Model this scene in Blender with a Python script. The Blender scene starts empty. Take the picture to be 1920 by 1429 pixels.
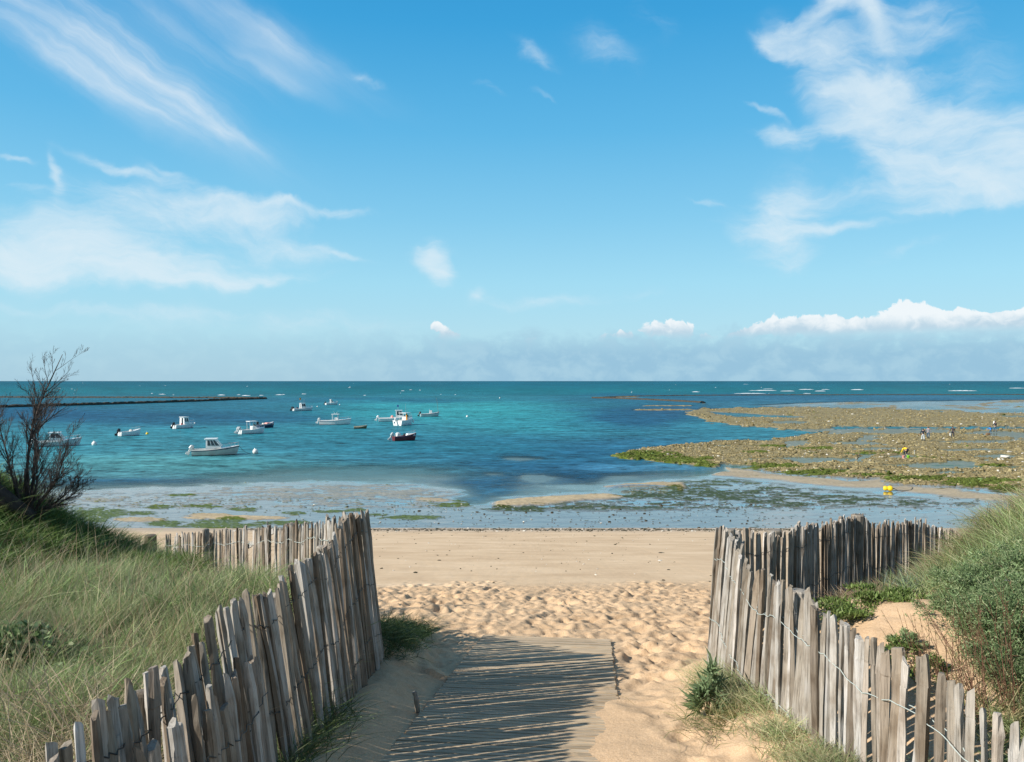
import bpy, math, random
import numpy as np
from mathutils import Vector, Matrix, Euler
R = math.radians
rng = np.random.default_rng(7)
random.seed(7)
scene = bpy.context.scene
COL = scene.collection

# ------------------------------------------------------------------ camera
CAM_H = 8.0
FPX = 1500.0            # focal length in photo pixels (1920 wide)
CX, CY = 960.0, 714.5
cam_d = bpy.data.cameras.new('camera')
cam_d.lens = 36.0 * FPX / 1920.0
cam_d.sensor_width = 36.0
cam_d.clip_start = 0.05
cam_d.clip_end = 90000.0
cam = bpy.data.objects.new('camera', cam_d)
cam.location = (0, 0, CAM_H)
cam.rotation_euler = (R(90), 0, 0)
COL.objects.link(cam)
scene.camera = cam
scene.view_settings.view_transform = 'Standard'
scene.view_settings.look = 'None'
scene.view_settings.gamma = 1.0
scene.view_settings.exposure = 0.42
scene.render.engine = 'CYCLES'
scene.cycles.max_bounces = 6
scene.cycles.transparent_max_bounces = 8
scene.cycles.use_denoising = True
scene.cycles.use_adaptive_sampling = True

# ------------------------------------------------------------------ node helpers
class S:
    """a socket with arithmetic"""
    def __init__(s, nt, sock): s.nt, s.s = nt, sock
    def _m(s, op, *a, clamp=False):
        n = s.nt.nodes.new('ShaderNodeMath'); n.operation = op; n.use_clamp = clamp
        for i, v in enumerate((s,) + a):
            if isinstance(v, S): s.nt.links.new(v.s, n.inputs[i])
            else: n.inputs[i].default_value = v
        return S(s.nt, n.outputs[0])
    def __add__(s, o): return s._m('ADD', o)
    __radd__ = __add__
    def __sub__(s, o): return s._m('SUBTRACT', o)
    def __rsub__(s, o): return (s * -1.0) + o
    def __mul__(s, o): return s._m('MULTIPLY', o)
    __rmul__ = __mul__
    def __truediv__(s, o): return s._m('DIVIDE', o)
    def clamp(s): return s._m('ADD', 0.0, clamp=True)
    def min(s, o): return s._m('MINIMUM', o)
    def max(s, o): return s._m('MAXIMUM', o)
    def smooth(s, lo, hi):
        n = s.nt.nodes.new('ShaderNodeMapRange'); n.interpolation_type = 'SMOOTHSTEP'
        s.nt.links.new(s.s, n.inputs[0]); n.inputs[1].default_value = lo; n.inputs[2].default_value = hi
        return S(s.nt, n.outputs[0])

def lin(r, g, b):
    f = lambda c: (c / 255 / 12.92) if c / 255 <= 0.04045 else ((c / 255 + 0.055) / 1.055) ** 2.4
    return (f(r), f(g), f(b), 1.0)

def node(nt, kind, **kw):
    n = nt.nodes.new(kind)
    for k, v in kw.items():
        if k.startswith('i_'):
            key = k[2:].replace('_', ' ')
            sock = n.inputs[int(key)] if key.isdigit() else n.inputs[key]
            if isinstance(v, S): nt.links.new(v.s, sock)
            elif hasattr(v, 'links'): nt.links.new(v, sock)
            else: sock.default_value = v
        else: setattr(n, k, v)
    return n

def mixc(nt, fac, a, b, mode='MIX'):
    n = nt.nodes.new('ShaderNodeMix'); n.data_type = 'RGBA'; n.blend_type = mode; n.clamp_factor = True
    for idx, v in ((0, fac), (6, a), (7, b)):
        if isinstance(v, S): nt.links.new(v.s, n.inputs[idx])
        elif hasattr(v, 'links'): nt.links.new(v, n.inputs[idx])
        else: n.inputs[idx].default_value = v
    return n.outputs[2]

def ramp(nt, fac, stops):
    n = nt.nodes.new('ShaderNodeValToRGB'); cr = n.color_ramp
    while len(cr.elements) < len(stops): cr.elements.new(0.5)
    for e, (p, c) in zip(cr.elements, stops): e.position = p; e.color = c
    nt.links.new(fac.s if isinstance(fac, S) else fac, n.inputs[0])
    return n.outputs[0]

# ------------------------------------------------------------------ world: sky and clouds by direction
SUN_EL = R(32.5)
SUN_AZ = R(180 + 67.5)     # compass-like from +Y, clockwise: behind and to the left of the camera
sun_dir = Vector((math.sin(SUN_AZ) * math.cos(SUN_EL), math.cos(SUN_AZ) * math.cos(SUN_EL), math.sin(SUN_EL)))
world = bpy.data.worlds.new('World'); scene.world = world; world.use_nodes = True
nt = world.node_tree; nt.nodes.clear()
sky = node(nt, 'ShaderNodeTexSky', sky_type='NISHITA', sun_disc=False)
sky.sun_elevation = SUN_EL; sky.sun_rotation = SUN_AZ; sky.altitude = 0; sky.air_density = 1.0; sky.dust_density = 0.6; sky.ozone_density = 2.0
tc = node(nt, 'ShaderNodeTexCoord')
sep = node(nt, 'ShaderNodeSeparateXYZ'); nt.links.new(tc.outputs['Generated'], sep.inputs[0])
dx_, dy_, dz_ = (S(nt, sep.outputs[i]) for i in range(3))
az = dx_._m('ARCTAN2', dy_)
el = dz_._m('ARCSINE')
comb = node(nt, 'ShaderNodeCombineXYZ'); nt.links.new(az.s, comb.inputs[0]); nt.links.new(el.s, comb.inputs[1])
PV = comb.outputs[0]
def ang(px, py):
    a = math.atan2(px - CX, FPX)
    e = math.atan2(CY - py, math.hypot(FPX, px - CX))
    return a, e
def noise_tex(vec, scale, detail=7, rough=0.55, dist=0.0, seed=0.0, rot=0.0, sx=1.0, sy=1.0):
    mp = node(nt, 'ShaderNodeMapping', vector_type='TEXTURE')
    mp.inputs['Rotation'].default_value = (0, 0, rot); mp.inputs['Scale'].default_value = (sx, sy, 1)
    mp.inputs['Location'].default_value = (seed, seed * 0.37, 0)
    nt.links.new(vec, mp.inputs[0])
    n = node(nt, 'ShaderNodeTexNoise', noise_dimensions='2D')
    nt.links.new(mp.outputs[0], n.inputs['Vector'])
    n.inputs['Scale'].default_value = scale; n.inputs['Detail'].default_value = detail
    n.inputs['Roughness'].default_value = rough; n.inputs['Distortion'].default_value = dist
    return S(nt, n.outputs['Fac'])
def warp(vec, scale, amt, seed=3.0):
    n = node(nt, 'ShaderNodeTexNoise', noise_dimensions='2D'); n.inputs['Scale'].default_value = scale; n.inputs['Detail'].default_value = 4
    mp = node(nt, 'ShaderNodeMapping'); mp.inputs['Location'].default_value = (seed, seed, 0); nt.links.new(vec, mp.inputs[0]); nt.links.new(mp.outputs[0], n.inputs['Vector'])
    s1 = node(nt, 'ShaderNodeVectorMath', operation='SUBTRACT'); nt.links.new(n.outputs['Color'], s1.inputs[0]); s1.inputs[1].default_value = (0.5, 0.5, 0.5)
    s2 = node(nt, 'ShaderNodeVectorMath', operation='SCALE'); nt.links.new(s1.outputs[0], s2.inputs[0]); s2.inputs['Scale'].default_value = amt
    s3 = node(nt, 'ShaderNodeVectorMath', operation='ADD'); nt.links.new(s2.outputs[0], s3.inputs[0]); nt.links.new(vec, s3.inputs[1])
    return s3.outputs[0]
PW = warp(warp(PV, 8.0, 0.040), 30.0, 0.016)
PW2 = warp(warp(PV, 6.0, 0.03, 8.0), 35.0, 0.010)
def blobs(vec, items):
    tot = None
    for (px, py, rx, ry, a, amp) in items:
        c = ang(px, py)
        mp = node(nt, 'ShaderNodeMapping', vector_type='TEXTURE')
        mp.inputs['Location'].default_value = (c[0], c[1], 0)
        mp.inputs['Rotation'].default_value = (0, 0, R(a))
        k = 1 / FPX / (1 + ((px - CX) / FPX) ** 2) ** 0.6
        mp.inputs['Scale'].default_value = (rx * k, ry * k, 1)
        nt.links.new(vec, mp.inputs[0])
        d = node(nt, 'ShaderNodeVectorMath', operation='DOT_PRODUCT'); nt.links.new(mp.outputs[0], d.inputs[0]); nt.links.new(mp.outputs[0], d.inputs[1])
        p = node(nt, 'ShaderNodeMath', operation='POWER'); p.inputs[0].default_value = 0.4; nt.links.new(d.outputs['Value'], p.inputs[1])
        t = S(nt, p.outputs[0]) * amp
        tot = t if tot is None else tot + t
    return tot
# long cirrus streaks, upper left (angles are counter-clockwise; streaks fall to the right)
cir = blobs(PW2, [(40, 10, 150, 52, -28, 1.0), (185, 95, 200, 50, -29, 1.0), (120, 100, 110, 16, -33, .55), (330, 165, 170, 36, -29, .62), (430, 35, 200, 34, -23, .55), (540, 70, 120, 20, -26, .6), (250, 165, 130, 14, -30, .4),
                 (375, 215, 60, 11, -38, .75), (430, 245, 75, 8, -30, .5), (520, 140, 90, 16, -20, .4), (300, 60, 150, 30, -25, .5)])
nA = noise_tex(PW2, 11.0, 9, 0.62, 0.25, 1.7, R(-29), 5.5, 0.62)
nA2 = noise_tex(PW2, 5.0, 5, 0.5, 0.2, 4.1)
dA = (cir.clamp() * (nA.smooth(0.28, 0.70) * 0.8 + 0.2) * (nA2.smooth(0.25, 0.62) * 0.5 + 0.5)).clamp() * 0.85
# soft wispy sheets
wsp = blobs(PW, [(80, 490, 230, 46, 0, 1.0), (250, 505, 210, 30, 0, .85), (140, 430, 130, 40, -6, .7), (300, 400, 170, 44, -4, .8), (440, 392, 150, 24, -4, .8), (230, 315, 90, 9, -10, .6), (330, 325, 50, 10, -14, .5), (25, 303, 30, 6, -6, .6), (60, 358, 50, 10, 0, .55), (580, 392, 130, 8, -2, .7), 
                 (560, 470, 90, 22, -2, .6), (640, 472, 60, 6, -10, .5), (430, 525, 170, 12, 4, .55), (108, 335, 10, 34, 14, .8), 
                 (1480, 75, 46, 30, -30, 1.0), (1440, 85, 34, 14, -30, .9), (1530, 110, 40, 46, -35, .75), (1560, 25, 46, 14, 20, .75), (1645, 50, 20, 60, 20, .7), (1600, 15, 60, 12, -20, .5), (1700, 60, 50, 60, 20, .4), (1780, 40, 90, 50, 10, .3), (1850, 130, 80, 60, 0, .35),
                 (1620, 168, 95, 20, -3, 1.0), (1650, 215, 90, 50, -30, .95), (1590, 100, 60, 50, 20, .45), (1480, 320, 60, 40, 0, .3), (1700, 270, 80, 50, -40, .8), (1850, 250, 110, 34, 0, .75), (1830, 300, 140, 40, 0, .85), (1760, 230, 100, 40, -10, .7), (1800, 340, 150, 28, 2, 1.0), (1900, 350, 90, 34, 0, .7), (1740, 388, 90, 9, 0, .5), (1435, 205, 36, 6, -30, .75), (1455, 248, 40, 14, -15, .8), (1510, 252, 40, 16, 0, .55), (1560, 225, 60, 20, -30, .5),
                 (1520, 370, 90, 30, 0, .75), (1450, 390, 60, 30, 0, .6), (1440, 435, 90, 26, 3, .9), (1560, 432, 100, 10, 4, .8), (1470, 480, 60, 30, 0, .7), (1320, 382, 36, 8, -10, .8), (1700, 470, 90, 16, 22, .35),
                 (812, 478, 34, 26, -10, 1.0), (828, 515, 22, 22, -35, .8), (890, 545, 14, 14, -45, .5), (1000, 115, 40, 16, -25, .65), (1130, 90, 70, 30, -20, .38), (1215, 40, 60, 24, -30, .3), (1015, 184, 26, 6, -10, .5), (690, 148, 36, 9, -12, .45), (920, 170, 36, 8, -25, .4),
                 (1220, 555, 70, 14, 0, .3), (520, 605, 300, 24, 0, .4), (150, 580, 250, 12, 0, .45), (1010, 560, 120, 14, 0, .4)])
nB = noise_tex(PW, 16.0, 10, 0.64, 0.30, 2.3, R(-12), 2.6, 1.0)
nB2 = noise_tex(PW, 60.0, 7, 0.65, 0.6, 7.3, R(4), 4.0, 1.0)
tB = (wsp.min(1.1) * 0.55 + nB * 1.05 + nB2 * 0.38 - 0.67)
dB = (tB.smooth(0.0, 0.92) * wsp.clamp().smooth(0.03, 0.5)).clamp() * 0.86
# far cumulus along the horizon
cumv = warp(PV, 60.0, 0.010)
cum = blobs(cumv, [(1690, 594, 36, 32, 0, 1.0), (1760, 600, 60, 24, 0, 1.0), (1850, 608, 90, 20, 0, 1.0), (1960, 605, 90, 22, 0, 1.0), (1600, 612, 60, 20, 0, .9), (1530, 608, 40, 20, 0, .85), (1460, 612, 55, 18, 0, .9), (1660, 622, 120, 16, 0, .8),
                   (1240, 618, 40, 17, 0, .95), (1275, 620, 22, 16, 0, .8), (1170, 628, 22, 9, 0, .7), (1125, 634, 18, 9, 0, .6), (838, 628, 15, 15, 0, .85), (815, 612, 12, 12, 0, .75), (855, 634, 14, 8, 0, .6), (775, 652, 10, 6, 0, .6), (930, 640, 26, 7, 0, .45), (1000, 638, 20, 7, 0, .5), (1060, 640, 22, 7, 0, .45), (1340, 632, 40, 9, 0, .6), (1400, 626, 30, 10, 0, .6), (2150, 600, 200, 26, 0, .9)])
nC = noise_tex(cumv, 55.0, 7, 0.55, 0.3, 5.5)
nCv = noise_tex(PV, 38.0, 6, 0.6, 0.2, 9.1, 0, 1.4, 1.0)
base_cut = el.smooth(ang(CX, 640)[1], ang(CX, 622)[1])
dC = ((cum.min(1.3) + (nC - 0.5) * 1.5 - 0.42).smooth(0.0, 0.20) * (base_cut * 0.9 + 0.1) * cum.smooth(0.05, 0.3)).clamp() * 0.92
# greyish cloud bank low over the sea
top_e = el - (nCv - 0.5) * 0.06
bank = (1.0 - top_e.smooth(ang(CX, 665)[1], ang(CX, 615)[1])) * (az.smooth(R(-20), R(2)) * 0.65 + 0.35) * 0.85
# sky tint by elevation
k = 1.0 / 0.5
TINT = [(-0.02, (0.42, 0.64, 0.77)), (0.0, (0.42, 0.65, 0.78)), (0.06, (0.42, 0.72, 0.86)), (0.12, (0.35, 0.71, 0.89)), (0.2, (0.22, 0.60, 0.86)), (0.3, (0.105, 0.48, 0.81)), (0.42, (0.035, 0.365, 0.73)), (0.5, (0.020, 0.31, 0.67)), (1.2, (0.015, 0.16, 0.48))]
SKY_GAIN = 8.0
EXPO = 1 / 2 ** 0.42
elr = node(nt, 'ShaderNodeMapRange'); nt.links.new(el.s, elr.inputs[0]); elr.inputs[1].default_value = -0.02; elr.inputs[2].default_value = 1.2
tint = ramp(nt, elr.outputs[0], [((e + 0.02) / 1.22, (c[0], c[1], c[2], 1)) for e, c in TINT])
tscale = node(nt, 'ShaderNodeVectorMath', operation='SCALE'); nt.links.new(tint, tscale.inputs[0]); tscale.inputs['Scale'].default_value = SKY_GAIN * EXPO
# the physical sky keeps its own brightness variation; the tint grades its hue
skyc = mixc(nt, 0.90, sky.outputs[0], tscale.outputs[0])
def C(r, g, b): c = lin(r, g, b); g = SKY_GAIN * EXPO; return (c[0] * g, c[1] * g, c[2] * g, 1)
bankc = mixc(nt, nCv.smooth(0.38, 0.70), C(148, 192, 219), C(166, 205, 226))
c1 = mixc(nt, bank, skyc, bankc)
c2 = mixc(nt, dA, c1, C(226, 238, 247))
c3 = mixc(nt, dB, c2, C(222, 238, 247))
cumcol = mixc(nt, (el + (nC - 0.5) * 0.03).smooth(ang(CX, 632)[1], ang(CX, 600)[1]), C(190, 214, 230), C(244, 249, 252))
c4 = mixc(nt, dC, c3, cumcol)
# broken grey cloud added out of view, overhead and behind, to neutralise the fill
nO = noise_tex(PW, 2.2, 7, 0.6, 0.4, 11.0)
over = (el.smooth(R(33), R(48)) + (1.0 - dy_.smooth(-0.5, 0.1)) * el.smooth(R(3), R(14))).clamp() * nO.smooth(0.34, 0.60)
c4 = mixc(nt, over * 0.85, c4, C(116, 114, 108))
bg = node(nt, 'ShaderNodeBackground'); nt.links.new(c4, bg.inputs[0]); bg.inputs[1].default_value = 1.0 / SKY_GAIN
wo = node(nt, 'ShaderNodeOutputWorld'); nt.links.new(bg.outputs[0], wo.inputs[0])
world.cycles.sampling_method = 'MANUAL'; world.cycles.sample_map_resolution = 512

# ------------------------------------------------------------------ sun
sd_ = bpy.data.lights.new('sun', 'SUN'); sd_.energy = 5.0; sd_.angle = R(0.53); sd_.color = (1.0, 0.945, 0.86)
sun = bpy.data.objects.new('sun', sd_); COL.objects.link(sun)
sun.rotation_euler = sun_dir.to_track_quat('Z', 'Y').to_euler(); sun.location = (-20, -8, 40)

# ------------------------------------------------------------------ mesh helpers
def tag(o, label=None, cat=None, group=None, kind=None):
    for k_, v in (('label', label), ('category', cat), ('group', group), ('kind', kind)):
        if v: o[k_] = v
    return o
def link(name, me, mat=None, parent=None):
    o = bpy.data.objects.new(name, me)
    if mat is not None: me.materials.append(mat)
    COL.objects.link(o)
    if parent is not None: o.parent = parent
    return o
def empty(name, loc=(0, 0, 0), rz=0.0):
    o = bpy.data.objects.new(name, None); o.location = loc; o.rotation_euler = (0, 0, rz); o.empty_display_size = 0.2
    COL.objects.link(o); return o
def mesh_np(name, verts, quads=None, tris=None, smooth=True, attrs=None):
    me = bpy.data.meshes.new(name)
    verts = np.asarray(verts, np.float32)
    nq = 0 if quads is None else len(quads); ntr = 0 if tris is None else len(tris)
    me.vertices.add(len(verts)); me.vertices.foreach_set('co', verts.ravel())
    loops = []
    if nq: loops.append(np.asarray(quads, np.int32).ravel())
    if ntr: loops.append(np.asarray(tris, np.int32).ravel())
    lv = np.concatenate(loops)
    me.loops.add(len(lv)); me.loops.foreach_set('vertex_index', lv)
    starts = np.concatenate([np.arange(nq) * 4, nq * 4 + np.arange(ntr) * 3]).astype(np.int32)
    me.polygons.add(nq + ntr); me.polygons.foreach_set('loop_start', starts)
    me.polygons.foreach_set('use_smooth', np.full(nq + ntr, smooth, bool))
    for an, av in (attrs or {}).items():
        av = np.asarray(av, np.float32)
        if av.ndim == 2:
            if av.shape[1] == 3: av = np.concatenate([av, np.ones((len(av), 1), np.float32)], 1)
            a = me.attributes.new(an, 'FLOAT_COLOR', 'POINT'); a.data.foreach_set('color', av.ravel())
        else:
            a = me.attributes.new(an, 'FLOAT', 'POINT'); a.data.foreach_set('value', av)
    me.update(calc_edges=True)
    return me
class MB:
    """collects shapes into one mesh"""
    def __init__(s): s.v = []; s.f = []; s.n = 0
    def add(s, vs, fs):
        s.v.extend([tuple(p) for p in vs]); s.f.extend([tuple(i + s.n for i in f) for f in fs]); s.n += len(vs)
    def box(s, c, d, rot=None, taper=1.0, bevel=0.0):
        hx, hy, hz = d[0] / 2, d[1] / 2, d[2] / 2
        b = min(bevel, hx * .8, hy * .8)
        def ring(z, k):
            x, y = hx * k, hy * k
            if b <= 0: return [(-x, -y, z), (x, -y, z), (x, y, z), (-x, y, z)]
            return [(-x + b, -y, z), (x - b, -y, z), (x, -y + b, z), (x, y - b, z), (x - b, y, z), (-x + b, y, z), (-x, y - b, z), (-x, -y + b, z)]
        rs = [ring(-hz, 1.0)]
        if b > 0 and hz > b:
            rs.append(ring(hz - b, taper)); rs.append(ring(hz, taper * (1 - b / max(hx, hy))))
        else: rs.append(ring(hz, taper))
        vs = [p for r_ in rs for p in r_]; n = len(rs[0]); fs = [tuple(range(n))[::-1], tuple(range((len(rs) - 1) * n, len(rs) * n))]
        for i in range(len(rs) - 1):
            for j in range(n): fs.append((i * n + j, i * n + (j + 1) % n, (i + 1) * n + (j + 1) % n, (i + 1) * n + j))
        M = Matrix.Identity(3) if rot is None else Euler(rot).to_matrix()
        s.add([M @ Vector(p) + Vector(c) for p in vs], fs)
    def tube(s, pts, r, n=6, cap=True):
        pts = [Vector(p) for p in pts]; rr = r if isinstance(r, (list, tuple)) else [r] * len(pts)
        vs = []; up = Vector((0, 0, 1))
        for i, p in enumerate(pts):
            t = (pts[min(i + 1, len(pts) - 1)] - pts[max(i - 1, 0)]).normalized()
            a = t.cross(up)
            if a.length < 1e-3: a = t.cross(Vector((1, 0, 0)))
            a.normalize(); b = t.cross(a)
            for j in range(n):
                th = 2 * math.pi * j / n; vs.append(p + (a * math.cos(th) + b * math.sin(th)) * rr[i])
        fs = []
        for i in range(len(pts) - 1):
            for j in range(n): fs.append((i * n + j, i * n + (j + 1) % n, (i + 1) * n + (j + 1) % n, (i + 1) * n + j))
        if cap: fs.append(tuple(range(n))); fs.append(tuple(range((len(pts) - 1) * n, len(pts) * n))[::-1])
        s.add(vs, fs)
    def lathe(s, prof, c=(0, 0, 0), n=14, axis='z'):
        vs = []; fs = []
        for (r_, z) in prof:
            for j in range(n):
                th = 2 * math.pi * j / n; p = (r_ * math.cos(th), r_ * math.sin(th), z)
                if axis == 'x': p = (p[2], p[0], p[1])
                vs.append((p[0] + c[0], p[1] + c[1], p[2] + c[2]))
        for i in range(len(prof) - 1):
            for j in range(n): fs.append((i * n + j, i * n + (j + 1) % n, (i + 1) * n + (j + 1) % n, (i + 1) * n + j))
        fs.append(tuple(range(n))[::-1]); fs.append(tuple(range((len(prof) - 1) * n, len(prof) * n)))
        s.add(vs, fs)
    def build(s, name, mat, parent=None, smooth=False):
        me = bpy.data.meshes.new(name); me.from_pydata(s.v, [], s.f); me.update()
        if smooth: me.polygons.foreach_set('use_smooth', np.full(len(me.polygons), True))
        return link(name, me, mat, parent)

# ------------------------------------------------------------------ numpy noise
_T = np.random.default_rng(99).random((256, 256)).astype(np.float32)
def vn(x, y, seed=0):
    x = np.asarray(x, np.float64) + seed * 17.31; y = np.asarray(y, np.float64) + seed * 5.77
    xi = np.floor(x).astype(np.int64); yi = np.floor(y).astype(np.int64)
    fx = x - xi; fy = y - yi; fx = fx * fx * (3 - 2 * fx); fy = fy * fy * (3 - 2 * fy)
    a = _T[xi & 255, yi & 255]; b = _T[(xi + 1) & 255, yi & 255]; c = _T[xi & 255, (yi + 1) & 255]; d = _T[(xi + 1) & 255, (yi + 1) & 255]
    return (a * (1 - fx) + b * fx) * (1 - fy) + (c * (1 - fx) + d * fx) * fy
def fbm(x, y, seed=0, octv=5, g=0.5):
    t = 0; a = 1.0; s_ = 0
    for i in range(octv):
        t = t + a * vn(x * 2 ** i, y * 2 ** i, seed + i * 3); s_ += a; a *= g
    return t / s_
def sstep(x, a, b):
    t = np.clip((x - a) / (b - a), 0, 1); return t * t * (3 - 2 * t)
def grid_faces(nu, nv):
    i = np.arange(nv - 1)[:, None] * nu + np.arange(nu - 1)[None, :]
    return np.stack([i, i + 1, i + nu + 1, i + nu], -1).reshape(-1, 4)

# ------------------------------------------------------------------ materials
def new_mat(name):
    m = bpy.data.materials.new(name); m.use_nodes = True; m.node_tree.nodes.clear(); return m, m.node_tree
def pbr(name, col, rough=0.5, metal=0.0, noise=0.0, nscale=8.0, bump=0.0, spec=0.5, coat=0.0):
    m, t = new_mat(name)
    b = node(t, 'ShaderNodeBsdfPrincipled'); b.inputs['Roughness'].default_value = rough; b.inputs['Metallic'].default_value = metal
    b.inputs['Specular IOR Level'].default_value = spec; b.inputs['Coat Weight'].default_value = coat
    c4_ = (col[0], col[1], col[2], 1)
    tcn = node(t, 'ShaderNodeTexCoord')
    n = node(t, 'ShaderNodeTexNoise'); n.inputs['Scale'].default_value = nscale; n.inputs['Detail'].default_value = 5
    t.links.new(tcn.outputs['Object'], n.inputs['Vector'])
    if noise > 0:
        lo = tuple(c * (1 - noise) for c in col) + (1,); hi = tuple(min(1, c * (1 + noise)) for c in col) + (1,)
        t.links.new(ramp(t, n.outputs['Fac'], [(0.3, lo), (0.7, hi)]), b.inputs['Base Color'])
    else: b.inputs['Base Color'].default_value = c4_
    if bump > 0:
        bn = node(t, 'ShaderNodeBump'); bn.inputs['Strength'].default_value = bump; bn.inputs['Distance'].default_value = 0.02
        t.links.new(n.outputs['Fac'], bn.inputs['Height']); t.links.new(bn.outputs[0], b.inputs['Normal'])
    o = node(t, 'ShaderNodeOutputMaterial'); t.links.new(b.outputs[0], o.inputs[0])
    return m
M = {}
M['white'] = pbr('white_gelcoat', (.78, .78, .76), .3, noise=.06, nscale=2, coat=.2)
M['cream'] = pbr('cream_gelcoat', (.62, .60, .54), .4, noise=.1, nscale=2)
M['hull_grey'] = pbr('grey_white_hull', (.50, .54, .54), .35, noise=.08, nscale=2)
M['navy'] = pbr('navy_paint', (.015, .03, .075), .35, noise=.2)
M['blue'] = pbr('blue_paint', (.04, .11, .30), .4, noise=.2)
M['darkred'] = pbr('dark_red_paint', (.13, .022, .025), .4, noise=.2)
M['black'] = pbr('black_plastic', (.018, .018, .02), .4, noise=.2)
M['glass'] = pbr('tinted_window', (.03, .045, .055), .12)
M['steel'] = pbr('stainless_rail', (.6, .6, .6), .3, metal=.8)
M['orange'] = pbr('orange_cloth', (.75, .30, .03), .8, noise=.15)
M['yellow'] = pbr('yellow_plastic', (.82, .56, .01), .45, noise=.08, nscale=4)
M['buoy_white'] = pbr('white_float', (.75, .74, .70), .5, noise=.08)
M['olive'] = pbr('olive_paint', (.16, .15, .06), .7, noise=.2)
M['rope'] = pbr('rope', (.10, .085, .06), .9)
M['red'] = pbr('red_plastic', (.45, .04, .03), .5)
M['green'] = pbr('green_plastic', (.25, .62, .05), .5)
M['pink'] = pbr('pink_plastic', (.75, .35, .30), .6)
M['skin'] = pbr('skin', (.50, .30, .21), .55, noise=.08)
M['hair'] = pbr('dark_hair', (.035, .025, .018), .7, noise=.3)
M['wood_mast'] = pbr('mast_wood', (.20, .12, .06), .7, noise=.2)
# ------------------------------------------------------------------ plan of the place (photo pixel <-> ground)
def Zof(v): return FPX * CAM_H / (v - CY)          # distance of a point on the water level seen at photo row v
def at_sea(px, py, z=0.0):
    Z = FPX * (CAM_H - z) / (py - CY)
    return Vector(((px - CX) / FPX * Z, Z, z))
def at_dist(px, py, Z): return Vector(((px - CX) / FPX * Z, Z, CAM_H - (py - CY) / FPX * Z))

L1 = [(-1.45, 0.9), (-1.40, 3.0), (-1.34, 5.0), (-1.29, 7.0)]
L2 = [(-1.29, 7.0), (-2.05, 7.95), (-3.28, 9.6), (-5.85, 13.0)]
R1 = [(1.97, 1.6), (1.93, 2.6), (1.85, 3.6), (1.75, 5.0), (1.76, 6.1), (1.85, 7.2)]
R2 = [(1.85, 7.2), (3.05, 8.8), (5.12, 12.0), (6.9, 14.0), (8.96, 16.0), (10.6, 17.8)]
def interp_poly(P, Y):
    return np.interp(Y, [p[1] for p in P], [p[0] for p in P])
def path_h(Y):
    """depth of the walked path / beach below the camera"""
    a = 1.62 + 0.147 * Y
    b = 8.04 + 0 * Y
    kk = 0.05
    return -np.log(np.exp(-a / kk) + np.exp(-b / kk)) * kk
def dune_in(X, Y):
    """how far inside the fenced dunes (metres, positive inside): left and right"""
    xl = interp_poly(L1 + L2[1:] + [(-12, 20), (-30, 34)], Y)
    xr = interp_poly(R1 + R2[1:] + [(15, 22), (30, 34)], Y)
    far = 1 / np.sqrt(1 + np.where(Y > 7, 0.8, 0.0) ** 2)
    return (xl - X) * far, (X - xr) * np.where(Y > 7.2, 0.8, 1.0)
def hump(X, Y):
    g = np.exp(-(np.maximum(0, X + 7.2) / 1.65) ** 2 - ((Y - 10.2) / 2.2) ** 2)
    return 1.32 * g
def ground_z(X, Y, detail=True):
    X = np.asarray(X, float); Y = np.asarray(Y, float)
    hp = path_h(Y)
    dl, dr = dune_in(X, Y)
    n1 = fbm(X * .55, Y * .55, 3, 4) - .5; n2 = fbm(X * 1.7, Y * 1.7, 8, 4) - .5
    hl = 1.98 + np.maximum(0, Y - 8.0) * 0.225 + n1 * .26 + n2 * .1 - hump(X, Y)
    hl = np.minimum(hl, hp + .3)
    xs = 3.3 + .25 * (Y - 7)
    hr = 2.12 - .12 * np.clip(X - 1.95, 0, 6) - .72 * sstep(X, xs, xs + 1.8) + np.maximum(0, Y - 7.0) * .36 + sstep(Y, 8, 12) * .45 + n1 * .30 + n2 * .12 - .30 * np.exp(-((X - 3.0) ** 2 + (Y - 6.2) ** 2) / .6)
    hr = np.minimum(hr, hp)
    wl = sstep(dl, -0.18, .55) * sstep(-Y, -30, -18); wr = sstep(dr, -0.2, .6) * sstep(-Y, -30, -20)
    h = hp * (1 - wl) + hl * wl
    h = h * (1 - wr) + hr * wr
    # sand banked against the outer foot of the fences, and hummock under the tuft at the left corner
    h = h - .17 * np.exp(-((dl + .25) / .3) ** 2) * (Y < 9) - .30 * np.exp(-((X + 1.35) ** 2 / .22 + (Y - 8.1) ** 2 / .9))
    h = h - .13 * np.exp(-((dr + .1) / .35) ** 2) * (Y < 7.3)
    # sand drifted over the right side of the boardwalk near the camera
    bx = board_c(Y); h = h - .075 * sstep(X - bx + (fbm(Y * 2.5, X * 0, 5, 3) - .5) * .5, .30, .95) * sstep(-Y, -6.9, -5.6) * (dr < 0)
    if detail:
        amp = .012 + .055 * sstep(Y, 7.4, 9.0) * sstep(-Y, -15.6, -13.8) + .02 * sstep(-Y, -13, -9) * sstep(X, 1.0, 1.5)
        off = 1 - sstep(.85 - np.abs(X - board_c(Y)), 0, .15) * (Y < 9.25) * .85
        h = h + (fbm(X * 3.2, Y * 3.2, 21, 5, .6) - .5) * amp * off * .9 + (fbm(X * 8, Y * 8, 24, 3, .7) - .5) * amp * off * .95
    return CAM_H - h
def board_c(Y): return 0.175 + 0.102 * (Y - 7.0)

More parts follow.
